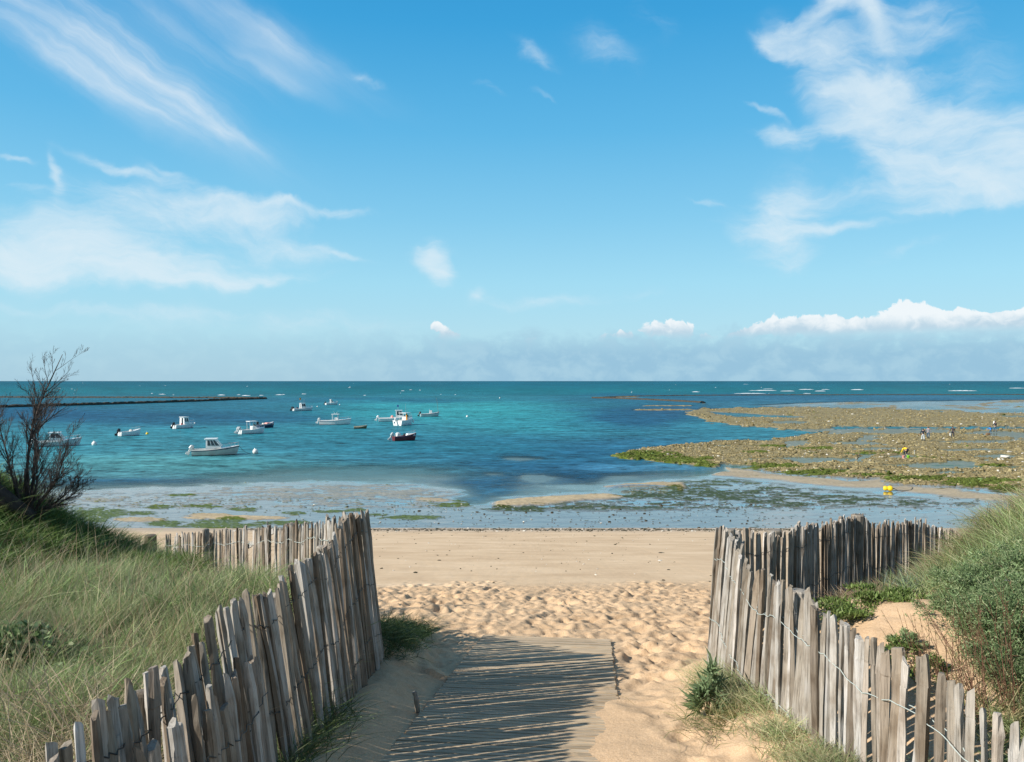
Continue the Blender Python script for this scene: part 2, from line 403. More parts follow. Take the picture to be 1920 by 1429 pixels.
def sand_axis(parts):
    out = []
    for a, b, s_ in parts: out.append(np.arange(a, b, s_))
    return np.concatenate(out + [np.array([parts[-1][1]])])
gx = sand_axis([(-70, -30, 2.0), (-30, -12, .6), (-12, -3.0, .12), (-3.0, 4.2, .03), (4.2, 13, .12), (13, 32, .6), (32, 70, 2.0)])
gy = sand_axis([(-3, 1, .2), (1, 4.0, .06), (4.0, 16.2, .03), (16.2, 26, .12), (26, 46.5, .3)])
GX, GY = np.meshgrid(gx, gy)
GZ = ground_z(GX, GY)
# footprints: many shallow trampled hollows with raised rims
fi0 = np.searchsorted(gx, -3.0); fi1 = np.searchsorted(gx, 4.2)
nfp = 5200
fr = np.random.default_rng(5)
for k_ in range(nfp):
    fy = 7.3 + 8.3 * fr.random() ** .8; fx = fr.uniform(-2.9, 4.1)
    if fy > 13.2 and fr.random() < (fy - 13.2 + 1.2 * math.sin(fx * 1.7) + .8 * math.sin(fx * 4.1 + 1)) / 2.2: continue
    if k_ % 7 == 0: fy = fr.uniform(4.0, 9); fx = fr.uniform(1.0, 1.55) if fr.random() < .7 else fr.uniform(-1.1, -.75)
    bc = float(board_c(fy))
    if fy < 9.35 and abs(fx - bc) < .85: continue
    dl_, dr_ = dune_in(np.array(fx), np.array(fy))
    if dl_ > -.1 or dr_ > -.05: continue
    L_ = min(.22, fr.lognormal(-2.35, .38)); W_ = L_ * fr.uniform(.38, .6); a_ = fr.normal(math.pi / 2, .7); dep = L_ * fr.uniform(.06, .20) * (1 if fy > 7 else .5)
    rr_ = L_ * 2.2
    i0, i1 = np.searchsorted(gx, [fx - rr_, fx + rr_]); j0, j1 = np.searchsorted(gy, [fy - rr_, fy + rr_])
    if i1 - i0 < 2 or j1 - j0 < 2: continue
    XX = GX[j0:j1, i0:i1] - fx; YY = GY[j0:j1, i0:i1] - fy
    u = (XX * math.cos(a_) + YY * math.sin(a_)) / L_; w = (-XX * math.sin(a_) + YY * math.cos(a_)) / W_
    r2 = u * u + w * w
    GZ[j0:j1, i0:i1] += -dep * np.exp(-r2 * 1.3) + dep * .32 * np.exp(-((np.sqrt(r2) - 1.5) / .45) ** 2) * (1 + .6 * np.tanh(2 * u))
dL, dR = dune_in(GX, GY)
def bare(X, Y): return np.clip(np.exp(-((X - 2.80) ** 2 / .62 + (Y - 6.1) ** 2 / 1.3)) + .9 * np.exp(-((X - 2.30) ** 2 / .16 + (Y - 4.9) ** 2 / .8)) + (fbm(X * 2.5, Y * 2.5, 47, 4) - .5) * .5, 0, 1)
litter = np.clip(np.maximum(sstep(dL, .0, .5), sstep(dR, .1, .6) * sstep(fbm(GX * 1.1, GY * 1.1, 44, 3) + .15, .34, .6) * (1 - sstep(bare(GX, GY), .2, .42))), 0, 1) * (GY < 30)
damp = sstep(GY, 36.5, 43)                     # sand darkens as it nears the wet flats
firm = sstep(GY + (fbm(GX * .5, GY * 1.2, 61, 5, .6) - .5) * 3.4, 14.0, 15.6)
me = mesh_np('beach', np.stack([GX, GY, GZ], -1).reshape(-1, 3), quads=grid_faces(len(gx), len(gy)),
             attrs={'litter': litter.ravel(), 'damp': damp.ravel(), 'firm': firm.ravel()})
m, t = new_mat('beach_sand')
g_ = lambda n_: node(t, 'ShaderNodeAttribute', attribute_name=n_)
aL, aD, aF = g_('litter'), g_('damp'), g_('firm')
geo = node(t, 'ShaderNodeNewGeometry')
nz = node(t, 'ShaderNodeTexNoise'); nz.inputs['Scale'].default_value = 90; nz.inputs['Detail'].default_value = 6; nz.inputs['Roughness'].default_value = .7
t.links.new(geo.outputs['Position'], nz.inputs['Vector'])
n2 = node(t, 'ShaderNodeTexNoise'); n2.inputs['Scale'].default_value = 0.9; n2.inputs['Detail'].default_value = 8; n2.inputs['Roughness'].default_value = .62
mp = node(t, 'ShaderNodeMapping'); mp.inputs['Scale'].default_value = (.5, .8, 1); t.links.new(geo.outputs['Position'], mp.inputs[0]); t.links.new(mp.outputs[0], n2.inputs['Vector'])
dry = ramp(t, nz.outputs['Fac'], [(.28, (.44, .29, .165, 1)), (.5, (.59, .41, .25, 1)), (.72, (.68, .50, .325, 1))])
fir = ramp(t, n2.outputs['Fac'], [(.3, (.62, .44, .275, 1)), (.5, (.66, .48, .305, 1)), (.68, (.69, .51, .335, 1))])
c = mixc(t, aF.outputs['Fac'], dry, fir)
c = mixc(t, aD.outputs['Fac'], c, (.47, .375, .28, 1))
tonal = ramp(t, n2.outputs['Fac'], [(.3, (.88, .865, .85, 1)), (.65, (1.03, 1.03, 1.03, 1))])
c = mixc(t, 1.0, c, tonal, 'MULTIPLY')
nl = node(t, 'ShaderNodeTexNoise'); nl.inputs['Scale'].default_value = 14; nl.inputs['Detail'].default_value = 6; t.links.new(geo.outputs['Position'], nl.inputs['Vector'])
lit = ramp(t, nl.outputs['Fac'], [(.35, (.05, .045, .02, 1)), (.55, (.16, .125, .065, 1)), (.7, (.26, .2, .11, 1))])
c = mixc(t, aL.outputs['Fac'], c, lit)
b = node(t, 'ShaderNodeBsdfPrincipled'); b.inputs['Roughness'].default_value = .92; b.inputs['Specular IOR Level'].default_value = .15
t.links.new(c, b.inputs['Base Color'])
bp = node(t, 'ShaderNodeBump'); bp.inputs['Strength'].default_value = .55; bp.inputs['Distance'].default_value = .012
nb = node(t, 'ShaderNodeTexNoise'); nb.inputs['Scale'].default_value = 22; nb.inputs['Detail'].default_value = 7; nb.inputs['Roughness'].default_value = .65; t.links.new(geo.outputs['Position'], nb.inputs['Vector'])
t.links.new(nb.outputs['Fac'], bp.inputs['Height'])
firm_s = S(t, aF.outputs['Fac']); bs = (1.0 - firm_s * .7) * .9
t.links.new(bs.s, bp.inputs['Strength']); t.links.new(bp.outputs[0], b.inputs['Normal'])
t.links.new(b.outputs[0], node(t, 'ShaderNodeOutputMaterial').inputs[0])
tag(link('beach', me, m), 'pale golden beach sand sloping from the path to the wet flats', kind='structure')
def gz(x, y): return float(ground_z(np.array([x]), np.array([y]), False)[0])

# ------------------------------------------------------------------ tidal flat (everything that dries at low tide)
VS = 3.0
def sdpoly(u, v, P):
    """signed distance, positive inside; rows count VS times so that shapes stay flat"""
    x = u; y = v * VS; Q = [(a, b * VS) for a, b in P]
    d2 = np.full(u.shape, 1e12); ins = np.zeros(u.shape, bool); n = len(Q)
    for i in range(n):
        x0, y0 = Q[i]; x1, y1 = Q[(i + 1) % n]
        ex, ey = x1 - x0, y1 - y0; L2_ = ex * ex + ey * ey + 1e-9
        tt = np.clip(((x - x0) * ex + (y - y0) * ey) / L2_, 0, 1)
        d2 = np.minimum(d2, (x - x0 - ex * tt) ** 2 + (y - y0 - ey * tt) ** 2)
        cond = (y0 > y) != (y1 > y)
        with np.errstate(divide='ignore', invalid='ignore'):
            xi = x0 + (y - y0) * ex / (ey if abs(ey) > 1e-9 else 1e-9)
        ins ^= cond & (x < xi)
    return np.where(ins, 1, -1) * np.sqrt(d2)
z7 = lambda L: [(1100 + x / 2.3415, 700 + y / 2.3415) for x, y in L]
z3 = lambda L: [(150 + x / 2.2588, 880 + y / 2.2588) for x, y in L]
z5 = lambda L: [(560 + x / 2.5946, 780 + y / 2.5946) for x, y in L]
P_flat = [(-500, 922), (140, 924), (330, 915), (560, 905), (640, 903), (760, 906), (845, 918), (868, 936), (872, 948), (915, 948), (925, 941), (985, 931), (1100, 922), (1165, 908), (1240, 901), (1330, 893), (1400, 882), (1500, 884), (2500, 925), (2500, 1040), (-500, 1040)]
P_r1 = z7([(430, 178), (480, 158), (520, 150), (560, 152), (650, 148), (800, 145), (1000, 142), (1200, 150), (1450, 158), (1600, 163), (1920, 178), (3300, 180), (3300, 242), (1920, 240), (1400, 240), (1100, 238), (1000, 262), (940, 255), (800, 246), (640, 233), (520, 215), (470, 195)])
P_ch = z7([(525, 168), (620, 171), (760, 180), (960, 190), (950, 197), (800, 195), (650, 193), (570, 182)])
P_s = z7([(700, 138), (900, 128), (1100, 122), (1920, 112), (3300, 112), (3300, 185), (1920, 185), (1200, 154), (800, 147)])
P_r2 = z7([(85, 362), (200, 335), (330, 316), (560, 296), (850, 285), (960, 268), (1040, 246), (1200, 240), (1500, 238), (1920, 238), (3300, 238), (3300, 640), (1920, 541), (1760, 512), (1600, 500), (1330, 487), (1300, 462), (1150, 465), (1000, 450), (800, 436), (650, 405), (600, 400), (580, 418), (470, 410), (400, 404), (250, 385), (150, 372)])
P_sand = z7([(540, 448), (600, 420), (625, 402), (660, 412), (800, 440), (1000, 455), (1150, 470), (1300, 466), (1330, 490), (1600, 505), (1900, 541), (3300, 650), (3300, 690), (1900, 572), (1700, 556), (1500, 535), (1300, 513), (1000, 495), (850, 478), (700, 463)])
P_weed = z7([(150, 512), (330, 490), (420, 470), (560, 462), (660, 466), (900, 492), (1100, 515), (1350, 540), (1600, 560), (1780, 580), (1600, 594), (1200, 588), (900, 600), (500, 607), (100, 606), (-420, 604), (-470, 590), (-300, 578), (0, 560), (120, 545)])
P_barA = z5([(930, 432), (960, 414), (1100, 398), (1350, 383), (1500, 379), (1600, 392), (1560, 404), (1400, 413), (1300, 424), (1180, 436), (1050, 443), (960, 442)])
P_barB = z5([(1470, 346), (1600, 329), (1750, 322), (1880, 322), (1900, 345), (1860, 372), (1800, 350), (1700, 345), (1600, 348)])
def ell(u, v, cx, cy, rx, ry): return np.exp(-((u - cx) / rx) ** 2 - ((v - cy) / ry) ** 2)
POOLS = [(925, 304, 75, 5, 0), (1240, 310, 200, 6, 2), (1310, 331, 140, 5, 0), (1245, 286, 60, 5, 0), (1020, 379, 240, 8, 6), (1170, 386, 90, 5, 0), (680, 407, 70, 3, 0), (1375, 366, 90, 5, 0), (1740, 300, 190, 4, 0), (1700, 337, 230, 4, 0), (1590, 410, 170, 8, 0), (1645, 395, 90, 6, 0),
         (1800, 362, 120, 7, 0), (1230, 368, 50, 5, 0), (980, 251, 40, 5, 0), (1150, 250, 130, 6, 0), (1450, 256, 220, 7, 2), (1800, 262, 150, 8, 0), (1250, 276, 60, 4, 0), (600, 318, 50, 2, 0), (960, 390, 50, 4, 0), (1880, 190, 60, 2.5, 0), (1150, 152, 50, 2, 0), (560, 225, 60, 5, 0), (900, 215, 110, 5, 4), (1100, 262, 60, 4, 0), (1870, 528, 90, 9, 6)]
GREEN_R = [(260, 365, 160, 18, 1), (420, 385, 130, 16, 1), (520, 403, 60, 12, .9), (170, 355, 60, 8, .7), (740, 348, 60, 8, .9), (820, 322, 70, 5, .7), (1000, 333, 110, 6, .8), (800, 410, 160, 13, .9), (1000, 440, 170, 12, .8), (1250, 450, 130, 8, .6), (1500, 462, 160, 9, .8), (1370, 470, 60, 14, .8), (1700, 480, 200, 22, .9), (1850, 510, 120, 20, .8), (1550, 470, 120, 14, .7),
           (1770, 407, 90, 5, 1), (1560, 403, 70, 4, .8), (1300, 352, 200, 5, .55), (1450, 372, 150, 6, .5), (1000, 352, 60, 5, .5), (1700, 318, 120, 3, .35), (1880, 412, 60, 4, .7)]
GREEN_L = [(80, 190, 95, 16), (60, 214, 50, 8), (260, 187, 60, 6), (330, 160, 55, 7), (430, 109, 70, 4), (520, 157, 60, 5), (360, 228, 60, 11), (590, 240, 150, 8), (560, 226, 60, 8), (650, 214, 50, 7), (870, 228, 100, 6), (910, 187, 50, 5), (700, 172, 55, 5), (1170, 172, 40, 5), (1420, 204, 120, 6), (1580, 152, 70, 7), (1625, 134, 40, 4), (1860, 168, 130, 8), (2060, 165, 80, 5), (1260, 195, 50, 4), (1050, 180, 60, 4)]
SAND_L = [(650, 205, 260, 10, 1), (560, 196, 130, 9, 1), (270, 214, 130, 14, .9), (1500, 132, 130, 10, .8), (60, 135, 130, 14, .55), (1250, 105, 330, 12, .6), (900, 195, 60, 6, .5), (520, 142, 120, 7, .4), (-200, 190, 120, 18, .8)]
SHOAL = [(300, 268, 480, 45, -.20), (520, 300, 300, 22, -.12), (1090, 205, 130, 16, -.13), (1180, 300, 130, 28, -.10), (1380, 345, 280, 20, -.05), (980, 280, 70, 8, -.12), (1560, 300, 140, 20, -.10), (0, 305, 420, 22, -.15)]
def lift(H, k_, target): return np.maximum(H, H * (1 - k_) + target * k_)
def flat_fields(u, v):
    n_s = fbm(u / 60, v / 4.5, 1, 5, .6) - .5          # long horizontal streaks
    n_f = fbm(u / 16, v / 2.2, 5, 4, .6) - .5
    n_l = fbm(u / 190, v / 15, 9, 4) - .5
    wu = u + (fbm(u / 70, v / 9, 31, 4) - .5) * 60; wv = v + (fbm(u / 60, v / 8, 37, 4) - .5) * 5
    F = sdpoly(wu, wv, P_flat)
    land = sstep(v + n_l * 6, 989, 996)
    F = F + n_s * 45 * (v < 960)
    H = np.clip(F / 170, -1, 1)
    H = np.where(H < 0, H * .9 - .01, .004 + 0 * H) + n_s * .03 * sstep(F, -30, 40)
    # firm wet band nearest the beach stays just above the film
    H = H + .006 * sstep(v, 953, 962) * sstep(F, 0, 30) + land * .03
    sand = land.copy(); rock = np.zeros_like(u); alg = np.zeros_like(u)
    for (cx, cy, rx, ry, dpt) in SHOAL:
        (a, b_) = z5([(cx, cy)])[0]; e = ell(wu, wv, a, b_, rx / 2.59, ry / 2.59)
        H = np.where(H < 0, H + (dpt - H) * np.clip(e * 1.4 + n_s * .8 * (e > .05), 0, 1) * (H < dpt), H)
    for (cx, cy, rx, ry, am) in SAND_L:
        (a, b_) = z3([(cx, cy)])[0]; e = ell(wu, wv, a, b_, rx / 2.2588, ry / 2.2588) * am
        s_ = sstep(e + n_f * .45, .35, .6); sand = np.maximum(sand, s_ * am); H = lift(H, np.clip(s_ * 1.5, 0, 1), -.01 + s_ * .06 * am)
    for P in (P_barA, P_barB):
        s_ = sdpoly(wu * .3 + u * .7, wv * .3 + v * .7, P); k2 = sstep(s_ + n_f * 10, -3, 9); sand = np.maximum(sand, k2); H = lift(H, k2, .10)
    sS = sdpoly(wu, wv, P_sand); k2 = sstep(sS + n_s * 26, -2, 12); sand = np.maximum(sand, k2 * .85); H = lift(H, k2, .05)
    (a, b_) = z5([(1690, 362)])[0]; pool = ell(u + n_s * 30, v, a - 12, b_ + 1, 62, 8.5); H = np.where(pool > .4, -.05, H)
    sand = np.where(pool > .25, 0, sand)
    alg = np.maximum(alg, sstep(ell(u, v, a + 50, b_ + 2, 26, 13) * (pool < .4) + n_f * .5, .35, .6))
    alg = np.maximum(alg, sstep(ell(u, v, a, b_ + 11, 70, 4) + n_f * .5, .4, .6))
    # shallow striped water behind the far reef
    kS = sstep(sdpoly(wu, v, P_s), -5, 8); H = H + kS * np.maximum(0, (-.03 + n_s * .30 + n_l * .12) - H)
    rock = np.maximum(rock, kS * sstep(n_s, .03, .10) * .8)
    for (x0, x1, y, th) in ((200, 470, 143, 2.2), (165, 470, 161, 3.0), (470, 525, 131, 8), (20, 240, 104, 1.5)):
        (a0, b0), (a1, b1) = z7([(x0, y), (x1, y)]); e = sstep(1 - np.abs((v - b0 + n_f * 2) / (th / 2.34)), 0, .8) * sstep(u, a0 - 5, a0 + 30) * sstep(-u, -a1 - 6, -a1 + 6)
        H = lift(H, e, .2); rock = np.maximum(rock, e)
    # the two reef platforms
    for P, hh in ((P_r1, .15), (P_r2, .11)):
        s_ = sdpoly(wu * .55 + u * .45, wv * .55 + v * .45, P); k2 = sstep(s_ + n_f * 22 + n_s * 14, -4, 10)
        rock = np.maximum(rock, k2); H = lift(H, k2, hh + n_s * .12); sand = sand * (1 - k2)
    s_ = sstep(sdpoly(u, v, P_ch) + n_f * 8, -2, 5); H = H * (1 - s_) - .3 * s_; rock = rock * (1 - s_)
    pl = np.zeros_like(u)
    for (cx, cy, rx, ry, sl) in POOLS:
        (a, b_) = z7([(cx, cy)])[0]; e = ell(u, v - (u - a) * sl / rx * .4, a, b_, rx / 2.34, ry / 2.34 * 1.7 + .6)
        pl = np.maximum(pl, e)
    pk = sstep(pl + n_s * 1.3 + n_f * .6, .36, .5); 
    gap = sstep(1 - np.abs(v - 808) / 5, 0, 1) * sstep(u, 1480, 1560) * .55; pk = np.maximum(pk, sstep(gap + n_s * 1.6, .35, .6))
    pk = np.maximum(pk, sstep(n_s * 1.6 + n_l * 1.0, .20, .28) * sstep(v, 795, 812) * (rock > .3))
    H = np.where(rock > .2, H * (1 - pk) - .05 * pk, H)
    for (cx, cy, rx, ry, am) in GREEN_R:
        (a, b_) = z7([(cx, cy)])[0]; alg = np.maximum(alg, sstep(ell(u, v, a, b_, rx / 2.34, ry / 2.34) * am + n_f * 1.1 + n_s * .5, .30, .52))
    for (cx, cy, rx, ry) in GREEN_L:
        (a, b_) = z3([(cx, cy)])[0]; k2 = sstep(ell(u, v, a, b_, rx / 2.1, ry / 1.6) + n_f * 1.0 + n_s * .5, .24, .44); alg = np.maximum(alg, k2)
    sW = sdpoly(wu, wv, P_weed); wk = sstep(sW, -14, 20) * (sand < .4)
    n_w = fbm(u / 26, v / 2.6, 77, 5, .65) - .5
    dens = .02 + .09 * ell(u, v, 1430, 908, 70, 7) + .08 * ell(u, v, 1620, 936, 110, 6) + .07 * ell(u, v, 1080, 953, 120, 5) + .05 * ell(u, v, 1330, 925, 160, 16)
    weed = wk * sstep(n_w + dens + n_l * .15, .01, .08)
    alg = np.maximum(alg, weed); H = np.where(weed > .3, np.maximum(H, .03), H)
    H = np.where(wk > .5, np.where(weed < .2, H + n_s * .04, H), H)
    bits = sstep(fbm(u / 7, v / 1.3, 91, 3, .7) - .055 * sstep(v, 952, 962), .70, .76) * sstep(v, 925, 940) * sstep(F, 0, 40) * (1 - land) * (sand < .5)
    alg = np.maximum(alg, bits); H = H + bits * .03
    mud = sstep(fbm(u / 22, v / 1.8, 131, 4, .65) + .12 * ell(u, v, 700, 925, 260, 14) + .05, .56, .68) * sstep(-v, -958, -948) * sstep(F, -5, 25) * (v > 880) * (u < 1000)
    sand = np.maximum(sand, mud * .55); H = H + mud * .03
    H = np.where((alg > .45) & (F > -10), np.maximum(H, .014), H)
    return H, rock, alg, sand, n_s, n_f
fu = np.linspace(-420, 2340, 1300)
fv = np.concatenate([np.arange(742, 800, .3), np.arange(800, 1013, .55)])
FU, FV = np.meshgrid(fu, fv)
H, rock, alg, sand, n_s, n_f = flat_fields(FU, FV)
alg = alg * sstep(fbm(FU / 6, FV / 1.4, 141, 4, .65), .24, .40)
Zf = Zof(FV); Xf = (FU - CX) / FPX * Zf
wetv = np.clip(1 - sand, 0, 1)
rub = (fbm(Xf * 1.6, Zf * 1.6, 51, 4, .7) - .5) * .12 * sstep(-Zf, -260, -120) + (fbm(Xf * .4, Zf * .25, 52, 4, .7) - .5) * .12
Hs = H + np.where((rock > .4) & (H > .02), rub * rock, 0) + np.where(alg > .4, .01, 0)
nn = fbm(FU / 5, FV / 1.6, 66, 3, .7)[..., None]; nn2 = fbm(FU / 30, FV / 3, 67, 4)[..., None]
c_sand = np.array([.44, .345, .215]); c_wet = np.array([.20, .185, .160]); c_rock0 = np.array([.16, .118, .055]); c_rock1 = np.array([.35, .29, .145]); c_alg0 = np.array([.022, .045, .008]); c_alg1 = np.array([.14, .19, .028])
c_sand = np.where((FV < 985)[..., None] & (FU < 1000)[..., None] & (sand < .62)[..., None], np.array([.34, .305, .22]), c_sand)
colr = c_wet * (1 - sand[..., None]) + c_sand * sand[..., None]
colr = np.where((H < -.012)[..., None], np.array([.36, .32, .205]), colr)
colr = colr * (.78 + .44 * nn2)
rk = c_rock0 * (1 - nn) + c_rock1 * nn
w = (rock * .95)[..., None]; colr = colr * (1 - w) + rk * w
dk = sstep(FV, 868, 930)[..., None] * (FU > 900)[..., None]
ag = (c_alg0 * (1 - nn) + c_alg1 * nn) * (1 - .5 * dk)
w = (alg * .92)[..., None]; colr = colr * (1 - w) + ag * w
rough = np.clip(.09 + sand * .6 + rock * .6 + alg * .5, .1, .95)
me = mesh_np('tidal_flat', np.stack([Xf, Zf, Hs], -1).reshape(-1, 3), quads=grid_faces(len(fu), len(fv)), attrs={'Col': colr.reshape(-1, 3), 'rough': rough.ravel()})
m, t = new_mat('tidal_flat')
aC = node(t, 'ShaderNodeAttribute', attribute_name='Col'); aR = node(t, 'ShaderNodeAttribute', attribute_name='rough'); geo = node(t, 'ShaderNodeNewGeometry')
nz = node(t, 'ShaderNodeTexNoise'); nz.inputs['Scale'].default_value = 3.5; nz.inputs['Detail'].default_value = 7; nz.inputs['Roughness'].default_value = .7; t.links.new(geo.outputs['Position'], nz.inputs['Vector'])
tv = ramp(t, nz.outputs['Fac'], [(.3, (.72, .72, .72, 1)), (.7, (1.25, 1.25, 1.25, 1))])
cc = mixc(t, 1.0, aC.outputs['Color'], tv, 'MULTIPLY')
b = node(t, 'ShaderNodeBsdfPrincipled'); t.links.new(cc, b.inputs['Base Color']); t.links.new(aR.outputs['Fac'], b.inputs['Roughness']); t.links.new((((S(t, aR.outputs['Fac']) - .09) * -1.5 + 1.0).clamp() * .5).s, b.inputs['Specular IOR Level'])
bp = node(t, 'ShaderNodeBump'); bp.inputs['Distance'].default_value = .05; t.links.new(nz.outputs['Fac'], bp.inputs['Height'])
bs = (S(t, aR.outputs['Fac']) - .09) * .8; t.links.new(bs.s, bp.inputs['Strength']); t.links.new(bp.outputs[0], b.inputs['Normal'])
t.links.new(b.outputs[0], node(t, 'ShaderNodeOutputMaterial').inputs[0])
tag(link('tidal_flat', me, m), 'wet flats with brown rubble reef, green weed and sandbars at low tide', kind='structure')

# ------------------------------------------------------------------ sea
su = np.linspace(-420, 2340, 1300)
sv = np.concatenate([np.array([714.62, 714.72, 714.85, 715.0]), np.arange(715.25, 800, .34), np.arange(800, 1000, .7)])
SU, SV = np.meshgrid(su, sv)
Hw = np.where(SV > 741, flat_fields(SU, np.maximum(SV, 742))[0], -2.0)
def lk(*c): l_ = lin(*c); return np.array(l_[:3])
KEY = [(714, (10, 118, 150)), (722, (4, 122, 148)), (732, (12, 134, 152)), (741, (30, 134, 156)), (748, (28, 108, 148)), (758, (30, 118, 156)), (775, (36, 134, 164)), (800, (44, 138, 170)), (822, (46, 138, 172)), (845, (54, 142, 174)), (870, (66, 146, 172)), (895, (84, 150, 172)), (915, (95, 150, 178)), (1000, (120, 160, 190))]
KEY = [(a, tuple(int(x) for x in np.array(c) * .80 + np.array((84, 158, 172)) * .20)) if a > 745 else (a, c) for a, c in KEY]
kv = np.array([k_[0] for k_ in KEY]); kc = np.array([lk(*k_[1]) for k_ in KEY])
sc_ = np.stack([np.interp(SV, kv, kc[:, i]) for i in range(3)], -1)
wn = fbm(SU / 120, SV / 9, 201, 5) - .5; wn2 = fbm(SU / 45, SV / 3.2, 207, 5, .6) - .5
PATCH = [(300, 785, 260, 17, (26, 92, 140), .8), (60, 775, 160, 14, (28, 92, 142), .8), (560, 778, 90, 10, (28, 98, 146), .6), (560, 812, 300, 16, (44, 146, 172), .7), (200, 835, 230, 26, (56, 150, 174), .7), (860, 768, 170, 22, (48, 172, 188), .95), (1010, 795, 130, 20, (46, 164, 186), .85), (330, 868, 240, 13, (92, 176, 182), .6), (700, 772, 120, 12, (40, 158, 178), .7), (760, 750, 160, 5, (22, 104, 146), .6),
         (1200, 782, 130, 22, (30, 92, 142), .85), (1290, 770, 80, 10, (46, 96, 140), .7), (1220, 835, 130, 14, (44, 116, 162), .7), (1020, 858, 200, 34, (28, 96, 142), .9), (850, 838, 160, 18, (32, 120, 158), .8), (1120, 892, 150, 24, (28, 92, 138), .95), (900, 925, 80, 16, (50, 128, 174), .9), (980, 905, 150, 16, (30, 100, 148), .8), (700, 835, 250, 16, (40, 132, 162), .7),
         (260, 872, 300, 16, (78, 158, 172), .7), (300, 903, 180, 5, (34, 104, 148), .9), (180, 921, 130, 3.5, (30, 84, 122), .95), (420, 914, 120, 3.5, (30, 88, 130), .9), (1230, 878, 150, 7, (74, 150, 200), .7), (1600, 748, 400, 5, (48, 112, 156), .8), (1700, 760, 330, 7, (74, 126, 162), .7), (800, 862, 260, 9, (44, 126, 162), .6), (1340, 742, 300, 3, (30, 106, 148), .6), (820, 905, 90, 5, (26, 96, 146), .8)]
for (cx, cy, rx, ry, c_, am) in PATCH:
    e = np.clip(ell(SU + wn * 130, SV + wn * 9 + wn2 * 6, cx, cy, rx, ry) * 1.35, 0, 1)[..., None] * am
    sc_ = sc_ * (1 - e) + lk(*c_) * e
lum = (sc_ @ np.array([.25, .5, .25]))[..., None]; sc_ = sc_ * .80 + lum * np.array([.34, 1.06, 1.10]) * .20
sc_ = sc_ * np.array([1.0, .98, .86])
sc_ = sc_ * (1 + (wn2 * .35 + wn * .25)[..., None])
sc_ = np.clip(sc_ * np.where((SV < 743)[..., None], np.array([.70, .61, .69]), np.array([.86, .74, .77])) - np.array([.004, .008, .010]), .001, 1)
opac = 1 - np.exp(np.minimum(Hw, 0) / .24)
sc_ = np.where((Hw > -.3)[..., None], sc_ * .8 + .0, sc_)
Zs = Zof(SV); Xs = (SU - CX) / FPX * Zs
me = mesh_np('sea', np.stack([Xs, Zs, np.zeros_like(Xs)], -1).reshape(-1, 3), quads=grid_faces(len(su), len(sv)), attrs={'Col': sc_.reshape(-1, 3), 'deep': opac.ravel()})
m, t = new_mat('sea_water')
aC = node(t, 'ShaderNodeAttribute', attribute_name='Col'); aO = node(t, 'ShaderNodeAttribute', attribute_name='deep'); geo = node(t, 'ShaderNodeNewGeometry')
def wv_noise(scale, sx, sy, det, rg=.6):
    mp = node(t, 'ShaderNodeMapping'); mp.inputs['Scale'].default_value = (sx, sy, 1); mp.inputs['Rotation'].default_value = (0, 0, R(9)); t.links.new(geo.outputs['Position'], mp.inputs[0])
    n = node(t, 'ShaderNodeTexNoise', noise_dimensions='2D'); n.inputs['Scale'].default_value = scale; n.inputs['Detail'].default_value = det; n.inputs['Roughness'].default_value = rg; t.links.new(mp.outputs[0], n.inputs['Vector'])
    return S(t, n.outputs['Fac'])
w1 = wv_noise(.62, .62, 1.0, 6, .7); w2 = wv_noise(.32, .45, 1.0, 5, .65); w3 = wv_noise(.06, .35, 1.0, 5, .7)
hgt = w1 * .22 + w2 * .35 + w3 * .5
bp = node(t, 'ShaderNodeBump'); bp.inputs['Distance'].default_value = 1.0; t.links.new(hgt.s, bp.inputs['Height'])
oS = S(t, aO.outputs['Fac']); t.links.new((oS.smooth(.25, .95) * .75 + .01).s, bp.inputs['Strength'])
w0 = wv_noise(2.3, .45, 1.0, 4, .7)
tv = ((w0 - .5) * 2.2 + (w1 - .5) * 2.3 + (w2 - .5) * 1.6 + (w3 - .5) * .8) * oS.smooth(.2, .9) + 1.0
cc = node(t, 'ShaderNodeVectorMath', operation='SCALE'); t.links.new(aC.outputs['Color'], cc.inputs[0]); t.links.new(tv.max(.25).s, cc.inputs['Scale'])
df = node(t, 'ShaderNodeBsdfDiffuse'); t.links.new(cc.outputs[0], df.inputs[0])
tr = node(t, 'ShaderNodeBsdfTransparent'); tr.inputs[0].default_value = (.90, .96, .98, 1)
mx = node(t, 'ShaderNodeMixShader'); t.links.new(aO.outputs['Fac'], mx.inputs[0]); t.links.new(tr.outputs[0], mx.inputs[1]); t.links.new(df.outputs[0], mx.inputs[2])
fr = node(t, 'ShaderNodeFresnel'); fr.inputs[0].default_value = 1.33; t.links.new(bp.outputs[0], fr.inputs['Normal'])
cap = (1.0 - oS.smooth(.0, .28)) * .56 + .10
ff = S(t, fr.outputs[0]).min(cap)
gl = node(t, 'ShaderNodeBsdfGlossy'); gl.inputs['Roughness'].default_value = .08; t.links.new(bp.outputs[0], gl.inputs['Normal'])
t.links.new((oS * .16 + .04).s, gl.inputs['Roughness'])
m2 = node(t, 'ShaderNodeMixShader'); t.links.new(ff.s, m2.inputs[0]); t.links.new(mx.outputs[0], m2.inputs[1]); t.links.new(gl.outputs[0], m2.inputs[2])
t.links.new(m2.outputs[0], node(t, 'ShaderNodeOutputMaterial').inputs[0])
tag(link('sea', me, m), 'turquoise and deep blue sea reaching the horizon', kind='structure')

